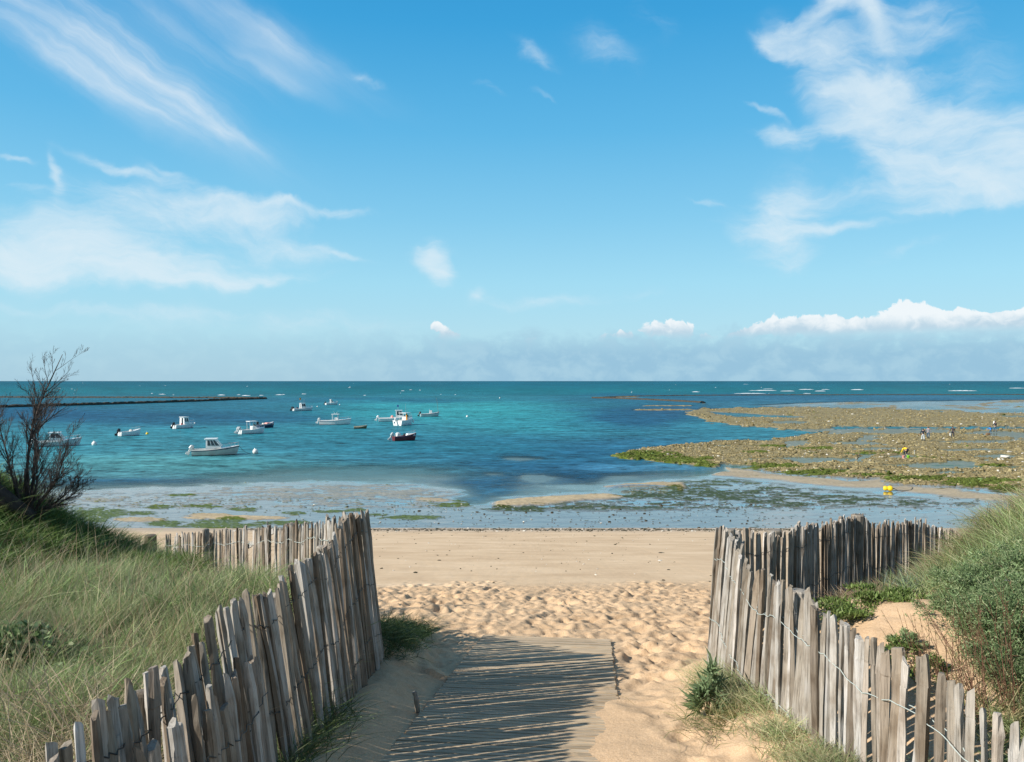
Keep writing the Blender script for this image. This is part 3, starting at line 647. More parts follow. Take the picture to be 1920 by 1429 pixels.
# foam: breakers beyond the reef and scattered whitecaps
m_foam, t = new_mat('sea_foam'); b = node(t, 'ShaderNodeBsdfPrincipled'); b.inputs['Base Color'].default_value = (.85, .88, .88, 1); b.inputs['Roughness'].default_value = .8
t.links.new(b.outputs[0], node(t, 'ShaderNodeOutputMaterial').inputs[0])
mb = MB(); rf = random.Random(3)
def crest(px, py, wpx, hh):
    Z = Zof(py); X = (px - CX) / FPX * Z; W = wpx / FPX * Z; n = max(5, int(wpx / 4)); top = []; vs = []; fs = []
    for i in range(n + 1):
        s_ = i / n; x = X - W / 2 + W * s_; e = math.sin(math.pi * s_) ** .6 * rf.uniform(.45, 1.0) * hh; y = Z + rf.uniform(-.5, .5) * min(3, W * .05)
        vs += [(x, y - hh * 1.6 - e * 2.0, -.02), (x, y - hh * .4, e), (x, y + hh * 1.2, -.02)]
    for i in range(n):
        a = i * 3; fs += [(a, a + 3, a + 4, a + 1), (a + 1, a + 4, a + 5, a + 2)]
    mb.add(vs, fs)
BREAK = [(1430, 732.5, 55, .9), (1440, 729.5, 20, .6), (1476, 733.5, 28, .8), (1512, 730.5, 30, .9), (1538, 733.5, 22, .8), (1548, 730.5, 18, .7), (1607, 731, 26, 1.1), (1406, 738, 62, .7), (1513, 738, 16, .5), (1804, 733, 56, 1.0), (1908, 728, 34, .9), (1305, 735, 16, .7), (1398, 720.5, 10, .8),
         (415, 741, 16, .6), (462, 742, 18, .7), (490, 741.5, 9, .5), (523, 740.5, 14, .6), (532, 740, 6, .5), (570, 739, 9, .6), (304, 739.5, 14, .6), (285, 738, 4, .5), (448, 740.5, 7, .5), (310, 723, 4, .6), (155, 718, 3, .6), (112, 729, 4, .6), (684, 741.5, 5, .5), (655, 727, 6, .6), (755, 733, 7, .6), (770, 731, 5, .6)]
for b_ in BREAK: crest(b_[0], b_[1], b_[2], b_[3] * .55)
for i in range(26):
    py = 717 + 26 * rf.random() ** .9; px = rf.uniform(-100, 2020)
    if py > 738 and px > 1100: continue
    crest(px, py, rf.uniform(1.2, 3.2), rf.uniform(.15, .38) * (740 - py + 8) / 20 + .1)
tag(mb.build('sea_foam', m_foam, smooth=True), 'white breakers and small whitecaps out beyond the reef', kind='stuff')

# rubble lying on the reef
def ico():
    p = (1 + 5 ** .5) / 2
    v = np.array([(-1, p, 0), (1, p, 0), (-1, -p, 0), (1, -p, 0), (0, -1, p), (0, 1, p), (0, -1, -p), (0, 1, -p), (p, 0, -1), (p, 0, 1), (-p, 0, -1), (-p, 0, 1)], float) / 1.902
    f = np.array([(0, 11, 5), (0, 5, 1), (0, 1, 7), (0, 7, 10), (0, 10, 11), (1, 5, 9), (5, 11, 4), (11, 10, 2), (10, 7, 6), (7, 1, 8), (3, 9, 4), (3, 4, 2), (3, 2, 6), (3, 6, 8), (3, 8, 9), (4, 9, 5), (2, 4, 11), (6, 2, 10), (8, 6, 7), (9, 8, 1)])
    return v, f
IV, IF = ico()
def stones(name, pos, size, col, flat=.55, label='', kind='stuff', seed=1, mat=None, parent=None):
    r_ = np.random.default_rng(seed); n = len(pos)
    sc = size[:, None] * r_.uniform(.6, 1.3, (n, 3)); sc[:, 2] *= flat
    jit = 1 + r_.uniform(-.28, .28, (n, 12, 1))
    a = r_.uniform(0, 2 * np.pi, n); ca, sa = np.cos(a)[:, None], np.sin(a)[:, None]
    v = IV[None] * jit; v = v * sc[:, None, :]
    x = v[..., 0] * ca - v[..., 1] * sa; y = v[..., 0] * sa + v[..., 1] * ca
    v = np.stack([x, y, v[..., 2]], -1) + pos[:, None, :]
    f = (IF[None] + (np.arange(n) * 12)[:, None, None]).reshape(-1, 3)
    me_ = mesh_np(name, v.reshape(-1, 3), tris=f, smooth=False, attrs={'Col': np.repeat(col, 12, 0)})
    o = link(name, me_, mat or M_col, parent)
    if label: tag(o, label, kind=kind)
    return o
def colmat(name, rough=.9, spec=.2, transl=0.0, vary=.25, scale=20):
    m, t = new_mat(name); aC = node(t, 'ShaderNodeAttribute', attribute_name='Col'); geo = node(t, 'ShaderNodeNewGeometry')
    n = node(t, 'ShaderNodeTexNoise'); n.inputs['Scale'].default_value = scale; n.inputs['Detail'].default_value = 4; t.links.new(geo.outputs['Position'], n.inputs['Vector'])
    cc = mixc(t, 1.0, aC.outputs['Color'], ramp(t, n.outputs['Fac'], [(.3, (1 - vary,) * 3 + (1,)), (.7, (1 + vary,) * 3 + (1,))]), 'MULTIPLY')
    b = node(t, 'ShaderNodeBsdfPrincipled'); b.inputs['Roughness'].default_value = rough; b.inputs['Specular IOR Level'].default_value = spec; t.links.new(cc, b.inputs['Base Color'])
    out = b.outputs[0]
    if transl > 0:
        tl = node(t, 'ShaderNodeBsdfTranslucent'); t.links.new(cc, tl.inputs[0]); mx = node(t, 'ShaderNodeMixShader'); mx.inputs[0].default_value = transl
        t.links.new(out, mx.inputs[1]); t.links.new(tl.outputs[0], mx.inputs[2]); out = mx.outputs[0]
    t.links.new(out, node(t, 'ShaderNodeOutputMaterial').inputs[0]); return m
M_col = colmat('stone_rubble'); M_leaf = colmat('leaf_and_grass', .55, .3, .28, .15, 6)
M_debris = colmat('beach_debris', .8, .2, 0, .2, 30)
rs = np.random.default_rng(12)
uu = rs.uniform(1130, 2340, 130000); vv = 762 + 178 * rs.random(130000) ** .85
Hq, rq, aq, sq, _, _ = flat_fields(uu, vv)
keep = (rq > .6) & (Hq > .03) & (rs.random(len(uu)) < np.clip(.30 + fbm(uu / 40, vv / 5, 71, 3), 0, 1))
uu, vv, aq = uu[keep][:34000], vv[keep][:34000], aq[keep][:34000]
Zq = Zof(vv); Xq = (uu - CX) / FPX * Zq
size = rs.gamma(1.3, .032, len(uu)) * (.7 + Zq / 160) + .04; size = np.clip(size, .04, .34)
tcol = rs.random(len(uu))[:, None] ** 1.2; colq = np.array([.15, .12, .055]) * (1 - tcol) + np.array([.345, .285, .15]) * tcol
colq = np.where((rs.random(len(uu)) < .025)[:, None], np.array([[.55, .52, .45]]), colq)
colq = np.where((aq > .5)[:, None], colq * np.array([[.35, .55, .2]]), colq)
stones('reef_rubble', np.stack([Xq, Zq, Hq[keep][:34000] + size * .12], -1), size, colq, .6, 'brown stone rubble strewn over the reef platforms')
# wrack line and shells
n = 3000
xx = rs.uniform(-14, 16, n); yy = np.where(rs.random(n) < .6, np.where(rs.random(n) < .7, rs.normal(42.0, .22, n), rs.normal(40.4, .5, n)), rs.uniform(15, 52, n)); zz = np.where(yy < 44.5, ground_z(xx, np.minimum(yy, 46), False), .03)
cw = np.where((rs.random(n) < .72)[:, None], np.array([[.05, .042, .022]]), np.array([[.62, .58, .50]])); cw = np.where(((yy > 40) & (yy < 43))[:, None] & (rs.random(n) < .85)[:, None], np.array([[.045, .04, .02]]), cw)
stones('beach_debris', np.stack([xx, yy, zz + .006], -1), np.clip((rs.gamma(1.6, .007, n) + .007) * (1 + 1.6 * (yy > 39)), .006, .10), cw, .4, 'scraps of dried weed and shells scattered on the sand', seed=3, mat=M_debris)

# ------------------------------------------------------------------ dry stone fish-trap walls
def stone_wall(name, pts, width, height, label, seed):
    """a low loose wall of dark stones: a rough core with stones piled on it"""
    root = empty(name, (pts[0][0], pts[0][1], 0)); o0 = Vector((pts[0][0], pts[0][1], 0)); r_ = random.Random(seed)
    vs = []; fs = []; P = []
    for i in range(len(pts) - 1):
        a, b = Vector((*pts[i], 0)), Vector((*pts[i + 1], 0)); n = max(2, int((b - a).length / 1.2))
        for j in range(n + (i == len(pts) - 2)): P.append(a.lerp(b, j / n))
    for i, p in enumerate(P):
        d = (P[min(i + 1, len(P) - 1)] - P[max(i - 1, 0)]).normalized(); s_ = Vector((-d.y, d.x, 0))
        for (k1, z) in ((-1, -.3), (-.62, .62), (-.3, 1.0), (.3, 1.0), (.62, .62), (1, -.3)):
            q = p + s_ * (k1 * width / 2 * r_.uniform(.8, 1.2)) + d * r_.uniform(-.3, .3) - o0; vs.append((q.x, q.y, z * height * (r_.uniform(.72, 1.15) if z > 0 else 1)))
    for i in range(len(P) - 1):
        for j in range(5): a = i * 6 + j; fs.append((a, a + 6, a + 7, a + 1))
    b_ = MB(); b_.add(vs, fs); b_.build('wall_core', M['wallstone'], root)
    npos = []; 
    for p in P:
        for _ in range(3): npos.append((p.x - o0.x + r_.uniform(-.6, .6), p.y - o0.y + r_.uniform(-.5, .5) * width, height * r_.uniform(.3, .95)))
    npos = np.array(npos); rr = np.random.default_rng(seed); tc_ = rr.random(len(npos))[:, None]
    st = stones('loose_stone', npos, rr.uniform(.15, .42, len(npos)) * height, np.array([.03, .026, .018]) * (1 - tc_) + np.array([.13, .10, .06]) * tc_, .8, seed=seed, parent=root)
    st['kind'] = 'stuff'
    tag(root, label, 'stone wall', 'fish trap walls in the sea')
M['wallstone'] = pbr('dark_wall_stone', (.055, .046, .030), .95, noise=.5, nscale=1.5, bump=.6)
def sp(px, py): p = at_sea(px, py); return (p.x, p.y)
stone_wall('stone_wall', [sp(-420, 770), sp(-200, 768.5), sp(0, 764.5), sp(180, 759.5), sp(330, 754.5), sp(440, 750.3), sp(498, 748.2)], 2.4, .85, 'dark seaweed-covered stone wall running into the bay, nearer arm of the fish trap', 4)
stone_wall('stone_wall', [sp(-420, 745.2), sp(0, 745.6), sp(200, 746), sp(400, 746.4), sp(492, 747.0)], 2.6, .62, 'dark stone wall farther out, meeting the nearer wall at a point', 5)
stone_wall('stone_wall', [sp(1112, 746.5), sp(1160, 747.5), sp(1250, 751.5), sp(1318, 755.2)], 3.0, .55, 'low brown stone wall ending in a heap of rocks off the reef', 6)
stone_wall('stone_wall', [sp(1112, 746.3), sp(1180, 743.6), sp(1280, 741.9), sp(1500, 740.9), sp(1920, 740.4), sp(2340, 740.2)], 2.6, .42, 'long thin stone wall just in front of the white breakers', 7)
# ------------------------------------------------------------------ chestnut paling fences
def wood_mat(name, tone):
    m, t = new_mat(name)
    tcn = node(t, 'ShaderNodeTexCoord'); oi = node(t, 'ShaderNodeObjectInfo')
    off = node(t, 'ShaderNodeVectorMath', operation='SCALE'); off.inputs[0].default_value = (31, 17, 9); t.links.new(oi.outputs['Random'], off.inputs['Scale'])
    ad = node(t, 'ShaderNodeVectorMath', operation='ADD'); t.links.new(tcn.outputs['Object'], ad.inputs[0]); t.links.new(off.outputs[0], ad.inputs[1])
    mp = node(t, 'ShaderNodeMapping'); mp.inputs['Scale'].default_value = (1, 1, .055); t.links.new(ad.outputs[0], mp.inputs[0])
    g1 = node(t, 'ShaderNodeTexNoise'); g1.inputs['Scale'].default_value = 95; g1.inputs['Detail'].default_value = 6; g1.inputs['Roughness'].default_value = .65; g1.inputs['Distortion'].default_value = .6; t.links.new(mp.outputs[0], g1.inputs['Vector'])
    g2 = node(t, 'ShaderNodeTexNoise'); g2.inputs['Scale'].default_value = 5.5; g2.inputs['Detail'].default_value = 5; t.links.new(ad.outputs[0], g2.inputs['Vector'])
    c = ramp(t, g1.outputs['Fac'], [(.30, tuple(x * .34 for x in tone) + (1,)), (.45, tuple(x * .85 for x in tone) + (1,)), (.62, tuple(x * 1.12 for x in tone) + (1,)), (.8, tuple(x * 1.45 for x in tone) + (1,))])
    stain = ramp(t, g2.outputs['Fac'], [(.32, (.62, .56, .50, 1)), (.5, (1, .98, .95, 1)), (.7, (1.12, 1.12, 1.14, 1))])
    c = mixc(t, 1.0, c, stain, 'MULTIPLY')
    rv = ramp(t, oi.outputs['Random'], [(0, (.50, .44, .38, 1)), (.18, (.80, .74, .66, 1)), (.5, (1.0, .98, .95, 1)), (.8, (1.15, 1.15, 1.15, 1)), (1, (1.40, 1.42, 1.46, 1))])
    c = mixc(t, 1.0, c, rv, 'MULTIPLY')
    b = node(t, 'ShaderNodeBsdfPrincipled'); b.inputs['Roughness'].default_value = .85; b.inputs['Specular IOR Level'].default_value = .2; t.links.new(c, b.inputs['Base Color'])
    bp = node(t, 'ShaderNodeBump'); bp.inputs['Strength'].default_value = .7; bp.inputs['Distance'].default_value = .004; t.links.new(g1.outputs['Fac'], bp.inputs['Height']); t.links.new(bp.outputs[0], b.inputs['Normal'])
    t.links.new(b.outputs[0], node(t, 'ShaderNodeOutputMaterial').inputs[0]); return m
M['pale'] = wood_mat('weathered_chestnut', (.37, .338, .300))
M['palegrey'] = wood_mat('silver_chestnut', (.350, .335, .310))
M['paledark'] = wood_mat('dark_chestnut', (.25, .21, .172))
M['post'] = wood_mat('weathered_post', (.26, .235, .20))
M['wire_dark'] = pbr('dull_wire', (.07, .07, .065), .5, metal=.6)
M['wire_pale'] = pbr('pale_galvanised_wire', (.50, .56, .52), .5, metal=.2)
pr = random.Random(21)
def pale_mesh(name, h, w, th, pointed=False):
    """a cleft chestnut pale: uneven four or five sided section, slightly bowed, top chopped to a blunt taper"""
    n = pr.choice((4, 5, 5, 6)); base = []
    a0 = pr.uniform(0, .5)
    for j in range(n):
        a = a0 + 2 * math.pi * j / n + pr.uniform(-.22, .22); base.append((math.cos(a) * w / 2 * pr.uniform(.85, 1.12), math.sin(a) * th / 2 * pr.uniform(.8, 1.15)))
    zs = [-.12, h * .12, h * .3, h * .48, h * .66, h * .82, h - pr.uniform(.08, .15), h - .012, h]
    bow = (pr.uniform(-.012, .012), pr.uniform(-.010, .010)); ph = pr.uniform(0, 6); tk = pr.uniform(.74, .96) if pr.random() < .75 else pr.uniform(.52, .72) if not pointed else pr.uniform(.35, .5)
    vs = []; fs = []; ca = pr.uniform(-.012, .012)
    sx = pr.uniform(-.2, .2) * w; jit = [[(pr.uniform(-.0035, .0035), pr.uniform(-.003, .003)) for _ in base] for _ in zs]
    for i, z in enumerate(zs):
        t_ = max(0, z / h); bx = bow[0] * math.sin(math.pi * t_ * 1.3 + ph); by = bow[1] * math.sin(math.pi * t_ + ph)
        k_ = 1.0 + .12 * math.sin(t_ * 5 + ph)
        if i == len(zs) - 2: k_ = tk * 1.05
        if i == len(zs) - 1: k_ = tk * .9
        off = sx * (1 if i >= len(zs) - 2 else 0) * .6
        for j, (x, y) in enumerate(base):
            vs.append((x * k_ + bx + off + jit[i][j][0], y * (k_ if i < len(zs) - 2 else max(k_, .7)) + by + jit[i][j][1], z + (ca * x / w * 4 if i == len(zs) - 1 else 0)))
    for i in range(len(zs) - 1):
        for j in range(n): fs.append((i * n + j, i * n + (j + 1) % n, (i + 1) * n + (j + 1) % n, (i + 1) * n + j))
    fs.append(tuple(range((len(zs) - 1) * n, len(zs) * n)))
    me_ = bpy.data.meshes.new(name); me_.from_pydata(vs, [], fs); me_.update(); return me_
def walk(poly):
    """point at distance s along a polyline"""
    seg = []; L = 0
    for (a, b) in zip(poly, poly[1:]):
        d = math.hypot(b[0] - a[0], b[1] - a[1]); seg.append((L, d, a, b)); L += d
    def f(s_):
        s_ = min(max(s_, 0), L - 1e-6)
        for (l0, d, a, b) in seg:
            if s_ <= l0 + d: k_ = (s_ - l0) / d; return a[0] + (b[0] - a[0]) * k_, a[1] + (b[1] - a[1]) * k_, math.atan2(b[1] - a[1], b[0] - a[0])
    return f, L
def paling_fence(poly, topz, pitch, label, side, lean, wmin, wmax, posts, wires, wiremat, extra=None, mats=('pale',) * 3 + ('palegrey',) * 2 + ('paledark',), base_out=0.0, s0=0.0, hmin=.5, wide_at=None, maxn=100, jitter=.035):
    f, L = walk(poly); x0, y0, _ = f(L / 2); root = empty('paling_fence', (x0, y0, gz(x0, y0)))
    tag(root, label, 'fence', 'chestnut paling fences along the path'); inv = Vector(root.location)
    s_ = s0; k_ = 0; track = []
    while s_ < L and k_ < maxn:
        x, y, a = f(s_); tz = topz(x, y) + pr.gauss(0, jitter)
        w = pr.uniform(wmin, wmax) * (wide_at(s_) if wide_at else 1); th = pr.uniform(.028, .044) * (1.0 if wmax > .055 else .8); base_o = base_out(s_) if callable(base_out) else base_out
        # foot stands a little to the path side, the head leans away
        nx, ny = -math.sin(a) * side, math.cos(a) * side
        bx, by = x + nx * (base_o + pr.uniform(-.02, .02)), y + ny * (base_o + pr.uniform(-.02, .02))
        bz = gz(bx, by); h = max(hmin, tz - bz)
        me_ = pale_mesh('pale', h, w, th)
        o = link('pale', me_, M[pr.choice(mats)], root)
        o.location = Vector((bx, by, bz)) - inv
        la = math.atan2(base_o, h); lx = pr.gauss(lean, .017)
        # local x along the fence, y across it
        o.rotation_euler = Euler((side * la + pr.gauss(0, .012), lx, 0)); 
        o.rotation_euler = (Matrix.Rotation(a, 3, 'Z') @ Matrix.Rotation(side * la + pr.gauss(0, .012), 3, 'X') @ Matrix.Rotation(lx, 3, 'Y') @ Matrix.Rotation(pr.uniform(-.5, .5), 3, 'Z')).to_euler()
        track.append((Vector((bx, by, bz)), Vector((x + math.cos(a) * lx * h, y + math.sin(a) * lx * h, bz + h)), h, a, th, float(topz(x, y))))
        s_ += w * pr.uniform(.82, .98) + pitch(s_) * pr.uniform(.2, 1.8); k_ += 1
    for hz in wires:
        mb_ = MB()
        for sgn in (1, -1):
            pts = []
            for i, (b_, t_, h, a, th, tz0) in enumerate(track):
                drop = hz + .018 * math.sin(i * .5) + .006 * math.sin(i * 2.3)
                k2 = (tz0 - drop - b_.z) / (t_.z - b_.z)
                p = b_.lerp(t_, k2); n_ = Vector((-math.sin(a), math.cos(a), 0)) * (th * .5 + .007) * sgn
                pts.append(p + n_ - inv)
                if i + 1 < len(track):
                    b2, t2, h2, a2, th2, tz2 = track[i + 1]; q = b2.lerp(t2, (tz2 - drop - b2.z) / (t2.z - b2.z)); mid = p.lerp(q, .5) - inv
                    mid.z += -.006 * sgn; pts.append(mid + n_ * .55)
            if len(pts) > 2: mb_.tube(pts, .0027, 4, False)
        mb_.build('wire', M[wiremat], root, smooth=True)
    for (px_, py_, r_, tz_) in posts:
        zb = gz(px_, py_); h = tz_ - zb; mb_ = MB(); rr = [(r_ * 1.03, -.15)] + [(r_ * (1 + .05 * math.sin(i * 1.7 + px_ * 9)), h * i / 6) for i in range(6)] + [(r_ * .98, h - .012), (r_ * .84, h), (r_ * .3, h + .004)]
        mb_.lathe(rr, n=12); po = mb_.build('post', M['post'], root, smooth=False); po.location = Vector((px_, py_, zb)) - inv; po.rotation_euler = (pr.uniform(-.04, .04), pr.uniform(-.04, .04), 0)
    return root
def top_l1(x, y): return CAM_H - (1.13 if y < 6.2 else 1.13 + (y - 6.2) * .02 - .03 * math.sin((y - 6.2) * 4)) + (.035 * math.sin(y * 2.1) + .03 * math.sin(y * 5.3))
paling_fence(L1, top_l1, lambda s_: .003, 'grey wooden paling fence leaning over the shaded left edge of the path', -1, .0, .046, .068,
             [(-1.58, 4.82, .045, CAM_H - 1.32), (-1.60, 3.40, .045, CAM_H - 1.33), (-1.47, 6.25, .045, CAM_H - 1.29)], (.17, .62, 1.05), 'wire_dark', base_out=lambda s_: .05 + .10 * float(sstep(s_, 1.5, 3.0)), s0=1.15, jitter=.020)
# the overlapping end of a second length, against the path side of the first
paling_fence([(-1.24, 2.2), (-1.20, 3.0), (-1.23, 3.9)], lambda x, y: CAM_H - 1.27 + .06 * math.sin(y * 3) - .03 * (3.5 - y), lambda s_: .035, 'short run of lower pales overlapping the near end of the left fence', -1, .0, .045, .065, [], (.2, .7), 'wire_dark', base_out=.08, jitter=.05)
TL2 = [(285, 1007), (330, 1004), (380, 999), (430, 994), (480, 990), (520, 986), (560, 984), (600, 977), (640, 976), (660, 970), (684, 966)]
def top_l2(x, y): px = CX + x / y * FPX; return CAM_H - (np.interp(px, [p[0] for p in TL2], [p[1] for p in TL2]) - CY) / FPX * y
paling_fence(L2, top_l2, lambda s_: .006 + .043 * sstep(s_, .8, 4.2), 'grey paling fence beyond the grassy left dune, ending at a thick post', -1, -.01, .034, .052,
             [(-5.88, 13.02, .095, CAM_H - 2.50), (-2.35, 8.42, .07, CAM_H - 1.50), (-1.38, 7.12, .055, CAM_H - 1.20), (-4.1, 10.78, .045, CAM_H - 2.0)], (.16, .6), 'wire_pale', jitter=.022, s0=.06)
def top_r1(x, y): return CAM_H - (1.31 - .02 * math.sin(y * 2.0)) + .03 * math.sin(y * 4.1)
paling_fence(R1, top_r1, lambda s_: .028 - .025 * sstep(s_, 1.3, 2.6), 'silver-grey paling fence with pale wire along the right side of the path', 1, .0, .050, .072,
             [(1.86, 5.28, .055, CAM_H - 1.37), (1.93, 6.95, .05, CAM_H - 1.36)], (.25, .78), 'wire_pale', mats=('palegrey',) * 4 + ('pale',), base_out=lambda s_: .01 + .09 * float(sstep(s_, 3.0, 5.0)), s0=.2, wide_at=lambda s_: 1.0 + .18 * (1 - sstep(s_, 1.4, 2.6)), jitter=.022)
TR2 = [(1350, 992), (1370, 996), (1400, 1003), (1430, 1001), (1470, 998), (1500, 992), (1540, 985), (1570, 978), (1600, 970), (1612, 970), (1630, 979), (1650, 985), (1690, 979), (1715, 975), (1730, 977), (1745, 984), (1770, 993), (1800, 1003), (1840, 1012)]
def top_r2(x, y): px = CX + x / y * FPX; return CAM_H - (np.interp(px, [p[0] for p in TR2], [p[1] for p in TR2]) - CY) / FPX * y
paling_fence(R2[:3], top_r2, lambda s_: .006, 'grey-brown paling fence dipping then rising beyond the bare sand of the right dune', 1, .0, .046, .074,
             [(2.86, 8.62, .085, CAM_H - 1.60), (1.95, 7.35, .06, CAM_H - 1.36)], (.2, .7), 'wire_dark', mats=('pale', 'paledark', 'pale', 'palegrey'), s0=.08, jitter=.03)
paling_fence(R2[2:], top_r2, lambda s_: .008 + .005 * s_, 'farther wavy-topped paling fence from the tall pales to the right dune crest', 1, .0, .046, .070,
             [(5.18, 12.15, .10, CAM_H - 2.02), (7.12, 14.3, .085, CAM_H - 2.55)], (.2, .7), 'wire_dark', mats=('pale', 'paledark', 'pale', 'palegrey'), s0=.04, jitter=.035)
# loose board resting against the left far fence
mb = MB(); a_ = at_dist(462, 1026, 9.35); b_ = at_dist(514, 995, 8.95)
mb.box((0, 0, 0), ((b_ - a_).length, .022, .055), bevel=.004)
bd = mb.build('loose_board', M['palegrey']); bd.location = (a_ + b_) / 2; dv = (b_ - a_).normalized(); bd.rotation_euler = dv.to_track_quat('X', 'Z').to_euler()
tag(bd, 'loose plank leaning diagonally against the pales of the left dune fence', 'plank')
# short stake fallen in the shade of the left fence
mb = MB(); mb.tube([(0, 0, -.1), (.01, 0, .12), (0, .01, .17)], [.022, .02, .017], 7)
p_ = (-.70, 5.9); st_ = mb.build('wooden_stake', M['post'], smooth=False); st_.location = (p_[0], p_[1], gz(*p_)); st_.rotation_euler = (R(12), R(-6), 0)
tag(st_, 'short wooden stake sticking out of the shaded sand beside the boardwalk', 'stake')

# ------------------------------------------------------------------ boardwalk
def deck_mat():
    m, t = new_mat('boardwalk_wood'); tcn = node(t, 'ShaderNodeTexCoord'); oi = node(t, 'ShaderNodeObjectInfo')
    off = node(t, 'ShaderNodeVectorMath', operation='SCALE'); off.inputs[0].default_value = (31, 17, 9); t.links.new(oi.outputs['Random'], off.inputs['Scale'])
    ad = node(t, 'ShaderNodeVectorMath', operation='ADD'); t.links.new(tcn.outputs['Object'], ad.inputs[0]); t.links.new(off.outputs[0], ad.inputs[1])
    mp = node(t, 'ShaderNodeMapping'); mp.inputs['Scale'].default_value = (.06, 1, 1); t.links.new(ad.outputs[0], mp.inputs[0])
    g1 = node(t, 'ShaderNodeTexNoise'); g1.inputs['Scale'].default_value = 80; g1.inputs['Detail'].default_value = 5; t.links.new(mp.outputs[0], g1.inputs['Vector'])
    g2 = node(t, 'ShaderNodeTexNoise'); g2.inputs['Scale'].default_value = 7; g2.inputs['Detail'].default_value = 6; g2.inputs['Roughness'].default_value = .7; t.links.new(ad.outputs[0], g2.inputs['Vector'])
    c = ramp(t, g1.outputs['Fac'], [(.3, (.28, .205, .13, 1)), (.5, (.46, .36, .25, 1)), (.7, (.56, .455, .335, 1))])
    rv = ramp(t, oi.outputs['Random'], [(0, (.74, .72, .68, 1)), (.5, (1, .98, .95, 1)), (1, (1.2, 1.18, 1.12, 1))]); c = mixc(t, 1.0, c, rv, 'MULTIPLY')
    c = mixc(t, S(t, g2.outputs['Fac']).smooth(.52, .66), c, (.56, .40, .245, 1))
    b = node(t, 'ShaderNodeBsdfPrincipled'); b.inputs['Roughness'].default_value = .85; b.inputs['Specular IOR Level'].default_value = .2; t.links.new(c, b.inputs['Base Color'])
    bp = node(t, 'ShaderNodeBump'); bp.inputs['Strength'].default_value = .5; bp.inputs['Distance'].default_value = .003; t.links.new(g1.outputs['Fac'], bp.inputs['Height']); t.links.new(bp.outputs[0], b.inputs['Normal'])
    t.links.new(b.outputs[0], node(t, 'ShaderNodeOutputMaterial').inputs[0]); return m
M['deck'] = deck_mat()
bw0 = Vector((float(board_c(7.0)), 7.0, CAM_H - float(path_h(7.0))))
bw = empty('boardwalk', bw0); tag(bw, 'wooden slat boardwalk laid on the sand down the middle of the path', 'boardwalk')
ang_b = -math.atan(.102); slope_b = -math.atan(.147)
MB_rot = Matrix.Rotation(ang_b, 3, 'Z') @ Matrix.Rotation(slope_b, 3, 'X')
k_ = 0; s_ = -2.9
while s_ < 2.17:
    wd = .058; Ls = 1.46 + pr.uniform(-.012, .012); mb = MB(); mb.box((0, 0, 0), (Ls, wd, .026), bevel=.005)
    o = mb.build('slat', M['deck'], bw); o.location = MB_rot @ Vector((pr.uniform(-.008, .008), s_, .030 + pr.uniform(-.002, .002)))
    o.rotation_euler = (MB_rot @ Matrix.Rotation(pr.uniform(-.006, .006), 3, 'Z') @ Matrix.Rotation(pr.uniform(-.02, .02), 3, 'X')).to_euler()
    s_ += .0715; k_ += 1
for sx in (-.6, 0, .6):
    mb = MB(); mb.box((0, 0, 0), (.07, 5.05, .028), bevel=.004); o = mb.build('bearer', M['deck'], bw); o.location = MB_rot @ Vector((sx, -.38, .0005)); o.rotation_euler = MB_rot.to_euler()

# ------------------------------------------------------------------ mooring buoys
def buoy(px, py, dia, col, label, sink=.3, rope_to=None):
    p = at_sea(px, py); r_ = dia / 2; mb_ = MB(); prof = [(r_ * .25, -r_ * 1.05)] + [(r_ * math.cos(a), r_ * math.sin(a)) for a in [R(x) for x in range(-70, 71, 14)]] + [(r_ * .16, r_ * 1.02), (r_ * .16, r_ * 1.22), (r_ * .08, r_ * 1.25)]
    mb_.lathe(prof, n=16); o = mb_.build('mooring_buoy', M[col], smooth=True); o.location = (p.x, p.y, r_ * (1 - 2 * sink)); o.rotation_euler = (R(8), R(-10), 0)
    mb_ = MB(); mb_.tube([(r_ * .16 * math.cos(a), 0, r_ * 1.28 + r_ * .16 * math.sin(a)) for a in [R(x) for x in range(0, 361, 45)]], r_ * .035, 4, False); mb_.build('ring', M['steel'], o, smooth=True)
    tag(o, label, 'buoy', 'mooring buoys floating in the bay'); return o
buoy(479, 850, .62, 'buoy_white', 'white buoy floating just right of the big white cabin cruiser', .2)
buoy(177, 835, .62, 'buoy_white', 'white buoy floating just right of the cabin boat behind the bare shrub', .2)
buoy(276, 814.5, .42, 'yellow', 'small yellow buoy beside the low open white boat')
buoy(876, 782, .50, 'buoy_white', 'white buoy on open turquoise water right of the boat with the leaning pole')
buoy(365, 795, .45, 'buoy_white', 'white buoy off the bow of the small cabin boat with a dark outboard')
buoy(595, 763, .40, 'buoy_white', 'tiny white buoy off the bow of the boat with an orange flag')
buoy(637, 759.5, .40, 'buoy_white', 'tiny white buoy off the bow of the farthest little cabin boat')
buoy(937, 747, .62, 'buoy_white', 'farthest white buoy, alone near the darker open sea')
